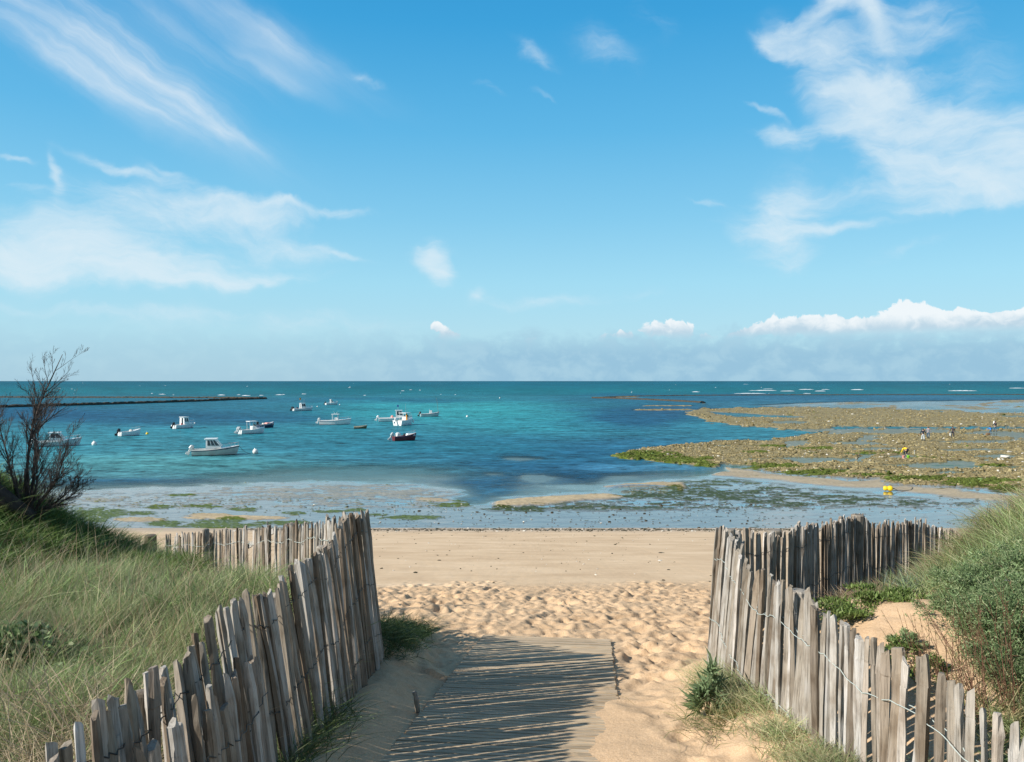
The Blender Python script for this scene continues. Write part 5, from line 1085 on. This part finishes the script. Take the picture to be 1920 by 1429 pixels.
# ------------------------------------------------------------------ boats
def boat(px, py, L, B, theta, label, hull='white', stripe=None, cabin=None, motors=(('black', 0.0),), rail=True, free=.62, bowrise=.38, roof='white', mast=None, extras=(), open_in='hull_grey', mooring=None):
    """cabin: None or dict(x0, x1, w, h, rake, style) in hull fractions; local +x is the bow"""
    p = at_sea(px, py); root = empty('motor_boat' if motors else 'dinghy', (p.x, p.y, 0), theta); tag(root, label, 'boat', 'boats moored in the bay')
    NS = 13; st = []
    def hb(t): return B / 2 * (.90 + .10 * math.sin(min(t, .5) * math.pi)) * (1 - max(0, (t - .42) / .58) ** 2.3 * .97)
    def sh(t): return free + bowrise * max(0, (t - .15) / .85) ** 1.8
    vs = []; fs = []
    for i in range(NS):
        t_ = i / (NS - 1); x = -L / 2 + L * t_; w = hb(t_); z = sh(t_); fl = max(0, (t_ - .5) / .5); rake = fl * fl * L * .07
        row = [(x - rake * .9, 0, -.28 + .30 * fl ** 3), (x - rake * .7, w * (.80 - .25 * fl), -.08 + .16 * fl), (x - rake * .3, w * (.93 - .10 * fl), z * .45), (x, w, z - .07), (x, w + .025, z - .05), (x, w + .02, z), (x, max(.0, w - .10), z + .015), (x, max(0, w - .12), z - .02)]
        vs += row
    K = 8; n0 = len(vs); vs += [(a, -b_, c) for a, b_, c in vs]
    for i in range(NS - 1):
        for j in range(K - 1):
            a = i * K + j; fs.append((a, a + 1, a + K + 1, a + K)); fs.append((n0 + a, n0 + a + K, n0 + a + K + 1, n0 + a + 1))
    fs.append(tuple([j for j in range(K)] + [n0 + j for j in range(K - 1, 0, -1)]))       # transom
    mb_ = MB(); mb_.add(vs, fs); h = mb_.build('hull', M[hull], root, smooth=False); h.location = (0, 0, 0)
    # inside: cockpit floor and walls aft, foredeck forward
    mb_ = MB(); vs = []; fs = []; tc = .60 if cabin or motors else .85
    ts_ = [0.02 + (tc - .02) * i / 5 for i in range(6)]
    for t_ in ts_: w = hb(t_) - .12; x = -L / 2 + L * t_; vs += [(x, w, sh(t_) - .02), (x, w * .92, .12), (x, -w * .92, .12), (x, -w, sh(t_) - .02)]
    for i in range(5):
        for j in range(3): a = i * 4 + j; fs.append((a, a + 4, a + 5, a + 1))
    fs += [(0, 1, 2, 3), (20, 23, 22, 21)]; mb_.add(vs, fs); mb_.build('cockpit', M[open_in], root)
    mb_ = MB(); vs = []; fs = []; td = [tc + (1 - tc) * i / 6 for i in range(7)]
    for t_ in td: w = max(.01, hb(t_) - .115); x = -L / 2 + L * t_; vs += [(x, w, sh(t_) + .005), (x, 0, sh(t_) + .10 * (1 - t_) + .03), (x, -w, sh(t_) + .005)]
    for i in range(6):
        for j in range(2): a = i * 3 + j; fs.append((a, a + 3, a + 4, a + 1))
    mb_.add(vs, fs); mb_.build('foredeck', M['white' if hull != 'olive' else 'cream'], root)
    if stripe:
        mb_ = MB()
        for sg in (1, -1):
            mb_.tube([(-L / 2 + L * t_ , sg * (hb(t_) + .022), sh(t_) - .10) for t_ in [i / 14 for i in range(15)]], .035, 4, False)
        mb_.build('rub_rail', M[stripe], root)
    mb_ = MB(); wl = []
    for i in range(13):
        t_ = .01 + i / 12 * .93; fl = max(0, (t_ - .5) / .5); x = -L / 2 + L * t_ - fl * fl * L * .05; wl.append((x, hb(t_) * (.87 - .18 * fl), .03))
    for sg in (1, -1): mb_.tube([(a, sg * b_, c) for a, b_, c in wl], .035, 4, False)
    mb_.tube([(wl[0][0] - .01, -wl[0][1], .03), (wl[0][0] - .01, wl[0][1], .03)], .035, 4, False)
    mb_.build('waterline_stripe', M['navy' if hull in ('white', 'hull_grey') else 'black'], root)
    zf = free
    if cabin:
        x0, x1 = -L / 2 + L * cabin['x0'], -L / 2 + L * cabin['x1']; w = cabin['w'] / 2; hh = cabin['h']; rk = cabin.get('rake', .35); zt = zf + hh; zb = .15
        tn = .90
        if cabin.get('style', 'house') == 'house':
            mb_ = MB(); v = [(x0, -w, zb), (x1 + .15, -w, zb), (x1 + .15, w, zb), (x0, w, zb), (x0, -w, zf + hh * .35), (x1, -w * .96, zf + hh * .35), (x1, w * .96, zf + hh * .35), (x0, w, zf + hh * .35), (x0, -w * tn, zt), (x1 - rk, -w * tn, zt), (x1 - rk, w * tn, zt), (x0, w * tn, zt)]
            mb_.add(v, [(0, 1, 5, 4), (1, 2, 6, 5), (2, 3, 7, 6), (3, 0, 4, 7), (4, 5, 9, 8), (5, 6, 10, 9), (6, 7, 11, 10), (7, 4, 8, 11)]); cb = mb_.build('cabin', M['white'], root)
            mb_ = MB(); mb_.box(((x0 + x1 - rk) / 2, 0, zt + .03), (x1 - rk - x0 + .30, w * 2 * tn + .16, .07), bevel=.05); mb_.build('roof', M[roof], root)
            z0, z1 = zf + hh * .40, zf + hh * .90
            def lw(z): return w * (1 - (1 - tn) * (z - zf - hh * .35) / (hh * .65)) + .012
            def lx(z): return x1 - rk * (z - zf - hh * .35) / (hh * .65)
            nwin = cabin.get('nwin', 2); 
            for sg in (1, -1):
                for k_ in range(nwin):
                    g0, g1 = k_ / nwin, (k_ + 1) / nwin
                    def X(g, z): return x0 + .12 + (lx(z) - .10 - x0 - .12) * g
                    mb_ = MB(); q = [(X(g0, z0) + .04, sg * lw(z0), z0), (X(g1, z0) - .04, sg * lw(z0), z0), (X(g1, z1) - .04, sg * lw(z1), z1), (X(g0, z1) + .04, sg * lw(z1), z1)]
                    mb_.add(q + [(a, b_ - sg * .03, c) for a, b_, c in q], [(0, 1, 2, 3), (4, 7, 6, 5), (0, 4, 5, 1), (2, 6, 7, 3)]); mb_.build('window', M['glass'], cb)
            mb_ = MB(); q = [(lx(z0) + .015, -w * .8, z0), (lx(z0) + .015, w * .8, z0), (lx(z1) + .015, w * .76, z1), (lx(z1) + .015, -w * .76, z1)]; mb_.add(q + [(a - .03, b_, c) for a, b_, c in q], [(0, 1, 2, 3), (4, 7, 6, 5), (0, 4, 5, 1), (2, 6, 7, 3)]); mb_.build('windscreen', M['glass'], cb)
            mb_ = MB(); q = [(x0 - .012, -w * .55, zb + .15), (x0 - .012, w * .15, zb + .15), (x0 - .012, w * .15, z1), (x0 - .012, -w * .55, z1)]; mb_.add(q + [(a + .02, b_, c) for a, b_, c in q], [(0, 1, 2, 3), (4, 7, 6, 5)]); mb_.build('door', M['glass'], cb)
        elif cabin['style'] == 'hardtop':
            mb_ = MB(); mb_.box(((x0 + x1) / 2, 0, zt), (x1 - x0 + .2, w * 2 + .1, .08), bevel=.05); mb_.build('roof', M[roof], root)
            mb_ = MB()
            for a in (x0 + .06, x1 - .06):
                for sg in (1, -1): mb_.tube([(a, sg * w * .85, .2), (a - .04, sg * w * .85, zt)], .026, 6)
            mb_.build('roof_frame', M['white'], root)
            mb_ = MB(); mb_.box(((x0 + x1) / 2 + .2, 0, zf * .6 + .28), ((x1 - x0) * .55, w * 1.25, zf + .35), bevel=.06); c_ = mb_.build('console', M['white'], root)
            mb_ = MB(); mb_.box(((x0 + x1) / 2 + .2 + (x1 - x0) * .2, 0, zf + .68), (.05, w * 1.15, .40), rot=(0, R(-20), 0)); mb_.build('windscreen', M['glass'], c_)
        elif cabin['style'] == 'console':
            mb_ = MB(); mb_.box(((x0 + x1) / 2, 0, zf + hh * .2), (x1 - x0, w * 2, hh * .9 + .3), taper=.85, bevel=.05); c_ = mb_.build('console', M['white'], root)
            mb_ = MB(); mb_.box((x1 - .06, 0, zf + hh * .85), (.03, w * 1.7, hh * .45), rot=(0, R(-18), 0)); mb_.build('windscreen', M['glass'], c_)
            mb_ = MB(); mb_.tube([(x0, w * .9, zf + .1), (x0, w * .9, zt + .1), (x0, -w * .9, zt + .1), (x0, -w * .9, zf + .1)], .02, 5); mb_.build('grab_frame', M['steel'], c_)
    for k_, (mc, ofs) in enumerate(motors or ()):
        mo = empty('outboard_motor', (-L / 2 - .10, ofs, free - .05)); mo.parent = root; tilt = R(28); mo.rotation_euler = (0, tilt, 0)
        mb_ = MB(); mb_.box((-.14, 0, .30), (.50, .34, .42), taper=.78, bevel=.09); mb_.build('cowling', M[mc], mo)
        mb_ = MB(); mb_.box((-.16, 0, -.12), (.20, .13, .55), taper=1.2, bevel=.03); mb_.box((-.20, 0, -.50), (.34, .07, .26), taper=1.25, bevel=.02); mb_.lathe([(.02, -.42), (.06, -.32), (.05, -.1), (.03, .02)], (0, 0, -.60), 8, 'x'); mb_.build('lower_leg', M['black' if mc == 'black' else 'hull_grey'], mo)
    if rail:
        mb_ = MB()
        for sg in (1, -1):
            P = [(-L / 2 + L * t_, sg * max(0.0, hb(t_) - .07), sh(t_) + .30 + .06 * t_) for t_ in (.62, .72, .82, .91, .985)]; mb_.tube(P, .013, 4)
            for (a, b_, c) in P: mb_.tube([(a, b_, c - .34), (a, b_, c)], .011, 4)
        mb_.tube([(-L / 2 + L * .985, -max(0, hb(.985) - .07), sh(1) + .36), (L / 2 + .06, 0, sh(1) + .36), (-L / 2 + L * .985, max(0, hb(.985) - .07), sh(1) + .36)], .013, 4); mb_.build('bow_rail', M['steel'], root)
    if mooring:
        mb_ = MB(); q = Matrix.Rotation(-theta, 3, 'Z') @ (at_sea(*mooring) - p); s_ = Vector((L / 2, 0, sh(1) - .05)); mb_.tube([s_, s_.lerp(q, .35) + Vector((0, 0, -.22)), s_.lerp(q, .7) + Vector((0, 0, -.2)), q], .018, 4); mb_.build('mooring_line', M['rope'], root)
    if mast:
        for (mx_, mz0, hh, lean, r_, mcol) in mast:
            mb_ = MB(); mb_.tube([(mx_, 0, mz0), (mx_ + lean, .03, mz0 + hh)], [r_, r_ * .5], 6); mb_.build('mast', M[mcol], root)
    for (nm, mc, c, d) in extras:
        mb_ = MB(); mb_.box(c, d, taper=.8, bevel=min(d) * .3); mb_.build(nm, M[mc], root)
    return root
H_ = lambda **k_: k_
boat(405, 853, 4.75, 2.15, R(14), 'largest white cabin cruiser, seen broadside with raised pale outboard', hull='cream', stripe='navy', cabin=H_(x0=.30, x1=.62, w=1.55, h=1.12, rake=.55, nwin=3), motors=(('hull_grey', 0.),), mooring=(470, 851), extras=(('side_band', 'navy', (.55, -.86, .70), (1.6, .05, .09)),))
boat(110, 836, 5.0, 2.1, R(20), 'white cabin boat with pale blue-grey hull, seen through the bare shrub', hull='hull_grey', stripe='hull_grey', cabin=H_(x0=.32, x1=.62, w=1.5, h=1.0, rake=.5), motors=(('white', 0.),))
boat(244, 817, 3.0, 1.5, R(48), 'low open white boat without cabin, big black outboard at its stern', cabin=None, motors=(('black', 0.),), rail=True, extras=(('seat', 'cream', (.1, 0, .65), (.45, .8, .5)),))
boat(345, 803, 3.7, 1.8, R(52), 'small white pilothouse boat with tall square cabin and black outboard, alone at centre left', cabin=H_(x0=.40, x1=.66, w=1.45, h=1.25, rake=.18, nwin=2), motors=(('black', -.2),), extras=(('fuel_can', 'red', (-.6, -.3, .75), (.25, .2, .3)),))
boat(473, 813, 3.9, 1.85, R(40), 'white boat with open hardtop over its console and pale outboards', cabin=H_(x0=.34, x1=.62, w=1.4, h=1.25, style='hardtop'), motors=(('hull_grey', -.25), ('hull_grey', .3)))
boat(499, 802, 3.0, 1.6, R(46), 'small dark navy boat with pink and white cover, tucked behind the hardtop boat', hull='navy', stripe='white', cabin=None, motors=(('black', 0.),), rail=False, extras=(('cover', 'pink', (.5, 0, .72), (1.5, 1.1, .28)), ('bag', 'cream', (-.5, .1, .65), (.4, .6, .4))))
boat(568, 770, 5.5, 2.3, R(34), 'white fishing boat with twin black outboards, antennas and a small orange flag', stripe='white', cabin=H_(x0=.38, x1=.62, w=1.6, h=1.35, rake=.25, nwin=2), motors=(('black', -.45), ('black', .45)), mast=((-.55, 1.7, 1.6, 0, .03, 'steel'), (.1, 2.0, 1.2, 0, .02, 'steel'), (.5, 2.0, 1.2, 0, .02, 'steel')), extras=(('flag', 'orange', (-.75, 0, 3.2), (.45, .03, .55)), ('crate', 'navy', (-1.6, .2, .8), (.6, .8, .4))))
boat(622, 759, 4.2, 2.0, R(30), 'farthest and smallest-looking white cabin boat with black outboard', cabin=H_(x0=.40, x1=.60, w=1.3, h=1.15, rake=.5, nwin=1), motors=(('black', 0.),))
boat(629, 796, 5.7, 2.1, R(6), 'long white open-decked boat with small forward wheelhouse and no outboard showing', stripe='steel', free=.75, bowrise=.35, cabin=H_(x0=.40, x1=.60, w=1.2, h=1.15, style='hardtop'), motors=(('hull_grey', 0.),), mast=((-.1, 1.95, .45, -.3, .015, 'steel'), (.1, 1.95, .5, .35, .015, 'steel')))
boat(676, 803.5, 2.2, 1.15, R(12), 'tiny olive rowing dinghy with no motor between the larger boats', hull='olive', stripe='cream', free=.38, bowrise=.2, motors=(), rail=False, extras=(('thwart', 'cream', (-.2, 0, .34), (.22, .9, .05)), ('thwart', 'cream', (.45, 0, .36), (.2, .8, .05))), open_in='cream')
boat(741, 790, 6.6, 2.3, R(10), 'white wheelhouse boat with blue flag, half hidden behind the boat with orange oilskins', stripe='white', free=.7, cabin=H_(x0=.52, x1=.74, w=1.5, h=1.45, rake=.3, nwin=2), motors=(('white', 0.),), mast=((.55, 2.1, 1.1, 0, .03, 'steel'),), extras=(('flag', 'blue', (.52, 0, 3.05), (.4, .03, .4)), ('crate', 'pink', (-.6, 0, .95), (.6, .5, .5))))
boat(759, 797, 4.8, 2.2, R(64), 'white boat seen from its square stern, orange oilskins hanging from its frame', stripe='white', free=.95, bowrise=.3, cabin=H_(x0=.35, x1=.65, w=1.6, h=1.25, style='hardtop'), motors=(('white', .3),), mast=((.3, 2.2, 1.7, 0, .025, 'steel'), (1.0, 1.0, 2.0, 0, .02, 'steel')), extras=(('oilskin', 'orange', (-.25, -.55, 1.55), (.3, .35, 1.2)), ('fender', 'white', (1.4, -.9, .7), (.3, .3, .6))))
boat(806, 781, 4.2, 1.8, R(12), 'open boat with dark blue-grey hull, small console and a tall leaning pole at the bow', hull='hull_grey', stripe='navy', cabin=H_(x0=.48, x1=.62, w=.8, h=.9, style='console'), motors=(('black', 0.),), rail=False, mast=((1.95, .7, 3.5, -.45, .04, 'wood_mast'),))
boat(759, 826, 3.2, 1.5, R(26), 'dark red and navy open boat with white foredeck, nearest the beach', hull='darkred', stripe='navy', cabin=None, motors=(('hull_grey', .1),), rail=True, extras=(('cover', 'hull_grey', (-.9, .1, .85), (.8, .8, .5)), ('locker', 'white', (.75, 0, .80), (1.3, .85, .28)), ('bag', 'black', (.0, .2, .75), (.3, .35, .4))))

# ------------------------------------------------------------------ people on the reef
def skin_body(name, joints, edges, mat, parent=None, root_i=0, sub=2):
    me_ = bpy.data.meshes.new(name); me_.from_pydata([j[0] for j in joints], edges, []); o = link(name, me_, mat, parent)
    md = o.modifiers.new('skin', 'SKIN'); md.use_smooth_shade = True
    for i, (co, r_) in enumerate(joints):
        sv_ = me_.skin_vertices[0].data[i]; sv_.radius = (r_, r_) if not isinstance(r_, tuple) else r_; sv_.use_root = (i == root_i)
    s2 = o.modifiers.new('subdivision', 'SUBSURF'); s2.levels = 1; s2.render_levels = sub; return o
def V(*a): return Vector(a)
def person(px, py, face, label, hip_bend=0.0, knee=.1, arm_l=(.1, .1), arm_r=(.1, .1), top='navy_cloth', trou='dark_cloth', boots='boot', stride=.18, height=1.72, head_tilt=0.0, things=(), z=None):
    """face: heading (radians); hip_bend bends the trunk forward; arm_*: (forward swing, out swing)"""
    p = at_sea(px, py, .10); k_ = height / 1.72
    root = empty('person', (p.x, p.y, .10 if z is None else z), face); tag(root, label, 'person', 'people gathering shellfish on the reef')
    hip = V(-.10 * math.sin(hip_bend) * 1.6, 0, .90 - .10 * knee)
    up = V(math.sin(hip_bend), 0, math.cos(hip_bend)); fw = V(math.cos(hip_bend), 0, -math.sin(hip_bend))
    chest = hip + up * .34; neck = hip + up * .54; headd = (up + fw * head_tilt).normalized(); chin = neck + headd * .10; crown = neck + headd * .235
    J = [(hip, .125), (hip + up * .16, .105), (chest, .13), (neck - up * .04, .075), (neck + headd * .03, .052), (chin + fw * .015, .068), (neck + headd * .17, .088), (crown, .06)]
    E = [(i, i + 1) for i in range(7)]
    nose = len(J); J.append((neck + headd * .135 + fw * .105, .014)); E.append((6, nose))
    for sg in (1, -1): J.append((neck + headd * .14 + V(0, sg * .094, 0), .013)); E.append((6, len(J) - 1))
    body = list(J); be = list(E); arms = {}; legs = {}
    for sg, (sw, out) in ((1, arm_l), (-1, arm_r)):
        sh_ = neck - up * .07 + V(0, sg * .19, 0); dn = V(math.sin(sw), sg * math.sin(out), -math.cos(sw)).normalized()
        el_ = sh_ + dn * .29; dn2 = (dn + V(.35, 0, .05)).normalized(); wr = el_ + dn2 * .25; pm = wr + dn2 * .07
        i0 = len(body); body += [(sh_, .060), (el_, .043), (wr, .027), (pm, .036)]; be += [(3, i0), (i0, i0 + 1), (i0 + 1, i0 + 2), (i0 + 2, i0 + 3)]
        ax = V(0, 1, 0).cross(dn2).normalized()
        for f in range(4):
            b0 = pm + V(0, (f - 1.5) * .020, 0) * 1.0 + dn2 * .02; L_ = (.055, .068, .064, .05)[f]; i1 = len(body)
            body += [(b0 + dn2 * L_ * .5 + ax * .006, .0095), (b0 + dn2 * L_ + ax * -.016, .008)]; be += [(i0 + 3, i1), (i1, i1 + 1)]
        i1 = len(body); body += [(wr + dn2 * .04 + ax * -.035, .011), (wr + dn2 * .075 + ax * -.055, .009)]; be += [(i0 + 2, i1), (i1, i1 + 1)]
        arms[sg] = (sh_, el_, wr, pm)
    for sg in (1, -1):
        hj = hip + V(0, sg * .09, -.04); foot = V(stride * sg * .5, sg * .11, .07); kn = (hj + foot) / 2 + V(.06 + knee * .35, sg * .01, .02); toe = foot + V(.15, 0, -.035); heel = foot + V(-.04, 0, -.04)
        i0 = len(body); body += [(hj, .092), (kn, .060), (foot, .042), (toe, .034), (heel, .034)]; be += [(0, i0), (i0, i0 + 1), (i0 + 1, i0 + 2), (i0 + 2, i0 + 3), (i0 + 2, i0 + 4)]
        legs[sg] = (hj, kn, foot, toe, heel)
    sc_l = lambda Jn: [(c * k_, (r_ * k_)) for c, r_ in Jn]
    skin_body('body', sc_l(body), be, M['skin'], root)
    jk = [(hip + up * .00, .150), (hip + up * .18, .135), (chest, .155), (neck - up * .045, .095), (neck + up * .0, .066)]; je = [(0, 1), (1, 2), (2, 3), (3, 4)]
    for sg in (1, -1): sh_, el_, wr, pm = arms[sg]; i0 = len(jk); jk += [(sh_, .076), (el_, .060), (wr + (el_ - wr) * .12, .044)]; je += [(3, i0), (i0, i0 + 1), (i0 + 1, i0 + 2)]
    skin_body('jacket', sc_l(jk), je, M[top], root, 1)
    tj = [(hip + up * .05, .138), (hip, .142)]; te = [(0, 1)]
    for sg in (1, -1): hj, kn, ft, toe, heel = legs[sg]; i0 = len(tj); tj += [(hj, .108), (kn, .078), (ft + (kn - ft) * .35, .062)]; te += [(1, i0), (i0, i0 + 1), (i0 + 1, i0 + 2)]
    skin_body('trousers', sc_l(tj), te, M[trou], root, 1)
    for sg in (1, -1):
        hj, kn, ft, toe, heel = legs[sg]; skin_body('boot', sc_l([(ft + (kn - ft) * .5, .068), (ft, .055), (toe, .046), (heel, .044)]), [(0, 1), (1, 2), (1, 3)], M[boots], root, 1)
    skin_body('hair', sc_l([(neck + headd * .15 - fw * .03, .088), (crown - fw * .01 + headd * .01, .070), (neck + headd * .08 - fw * .055, .06)]), [(0, 1), (0, 2)], M['hair'], root)
    mb_ = MB()
    for sg in (1, -1): mb_.box(tuple((neck + headd * .155 + fw * .088 + V(0, sg * .034, 0)) * k_), (.008, .020, .010), bevel=.003)
    mb_.build('eyes', M['black'], root)
    mb_ = MB(); mb_.box(tuple((neck + headd * .085 + fw * .082) * k_), (.008, .040, .008), bevel=.003); mb_.build('mouth', M['red'], root)
    return root, arms, k_
M['navy_cloth'] = pbr('navy_jacket', (.018, .024, .042), .9, noise=.3); M['dark_cloth'] = pbr('dark_trousers', (.035, .035, .042), .9, noise=.3); M['boot'] = pbr('rubber_boot', (.04, .05, .055), .5)
M['pale_cloth'] = pbr('pale_trousers', (.50, .56, .60), .9, noise=.1); M['grey_cloth'] = pbr('grey_pullover', (.28, .27, .30), .9, noise=.2); M['jeans'] = pbr('blue_jeans', (.06, .13, .21), .9, noise=.25)
M['blue_cloth'] = pbr('bright_blue_jacket', (.02, .22, .62), .7, noise=.1); M['yellow_cloth'] = pbr('yellow_oilskin', (.85, .55, .02), .55, noise=.08); M['brown_cloth'] = pbr('dark_brown_jacket', (.05, .04, .045), .9, noise=.3)
person(1731, 827, R(80), 'person in dark jacket and pale trousers walking away over the reef', top='navy_cloth', trou='pale_cloth', arm_l=(.2, .35), arm_r=(-.1, .45), hip_bend=.12, stride=.2)
person(1740.5, 822, R(62), 'person in grey pullover and blue jeans, beside the one in pale trousers', top='grey_cloth', trou='jeans', arm_l=(.3, .2), arm_r=(.1, .3), hip_bend=.10, stride=.15, height=1.66)
person(1786.5, 821, R(70), 'person in dark clothes with legs apart, carrying a white bucket', top='brown_cloth', trou='navy_cloth', arm_l=(.15, .4), arm_r=(.2, .3), hip_bend=.35, stride=.42, height=1.68)
person(1857, 815, R(85), 'child in bright blue jacket bending forward, arms held out', top='blue_cloth', trou='jeans', arm_l=(.3, .75), arm_r=(.3, .9), hip_bend=.5, stride=.2, height=1.30)
person(1866.5, 810, R(100), 'person in dark top with a pale bag, standing behind the child in blue', top='navy_cloth', trou='jeans', arm_l=(.5, .35), arm_r=(.2, .2), hip_bend=.15, stride=.3, height=1.70)
person(1699.5, 857, R(100), 'person in yellow oilskin doubled over a pool, digging', top='yellow_cloth', trou='navy_cloth', arm_l=(.25, .15), arm_r=(.3, .1), hip_bend=1.45, knee=.5, stride=.15, height=1.66, head_tilt=.2)
def bucket(px, py, z, mat, label, r_=.15):
    p = at_sea(px, py, z); root = empty('bucket', (p.x, p.y, z)); tag(root, label, 'bucket'); mb_ = MB(); mb_.lathe([(r_ * .72, 0), (r_ * .78, .02), (r_, .28), (r_ * 1.06, .29), (r_ * 1.06, .305), (r_ * .95, .305), (r_ * .7, .04)], n=14); mb_.build('pail', M[mat], root, smooth=True)
    mb_ = MB(); mb_.tube([(r_ * math.cos(a), 0, .29 + r_ * 1.1 * math.sin(a)) for a in [R(x) for x in range(0, 181, 20)]], .006, 4); mb_.build('handle', M['steel'], root, smooth=True)
bucket(1782, 817, .42, 'buoy_white', 'white bucket carried by the person with legs apart'); bucket(1703, 859.5, .10, 'green', 'lime green bucket at the feet of the person in yellow'); bucket(1694, 860, .10, 'pink', 'pink bucket left of the person in yellow')
mb = MB(); p = at_sea(1852.5, 816, .1); mb.box((0, 0, .16), (.5, .35, .30), taper=1.15, bevel=.06); mb.tube([(-.2, 0, .32), (0, 0, .5), (.2, 0, .32)], .015, 5); o = mb.build('basket', M['wood_mast']); o.location = (p.x, p.y, .1); tag(o, 'brown basket on the reef beside the child in blue', 'basket')
mb = MB(); p = at_sea(1863.5, 806, .1); mb.box((0, 0, 0), (.42, .2, .55), taper=.75, bevel=.08); mb.tube([(-.1, 0, .26), (0, 0, .42), (.1, 0, .26)], .012, 5); o = mb.build('bag', M['buoy_white']); o.location = (p.x, p.y - .1, 1.25); tag(o, 'pale bag held by the person standing behind the child', 'bag')
mb = MB(); p = at_sea(1714.5, 856.5, .08); mb.tube([(0, 0, -.1), (.01, 0, .3), (-.02, 0, .62)], [.03, .028, .024], 6); mb.box((0, 0, .64), (.12, .05, .05), bevel=.01); o = mb.build('digging_stick', M['cream']); o.location = (p.x, p.y, .08); tag(o, 'short pale stick standing upright in a pool right of the person in yellow', 'stick')
p = at_sea(1886, 859.5, .1); o = stones('pale_boulder', np.array([[0, 0, .15]]), np.array([.42]), np.array([[.62, .60, .52]]), .6, seed=5, mat=M_debris); o.location = (p.x, p.y, .1); tag(o, 'single large pale boulder lying on the brown rubble, right side of the reef', 'boulder')
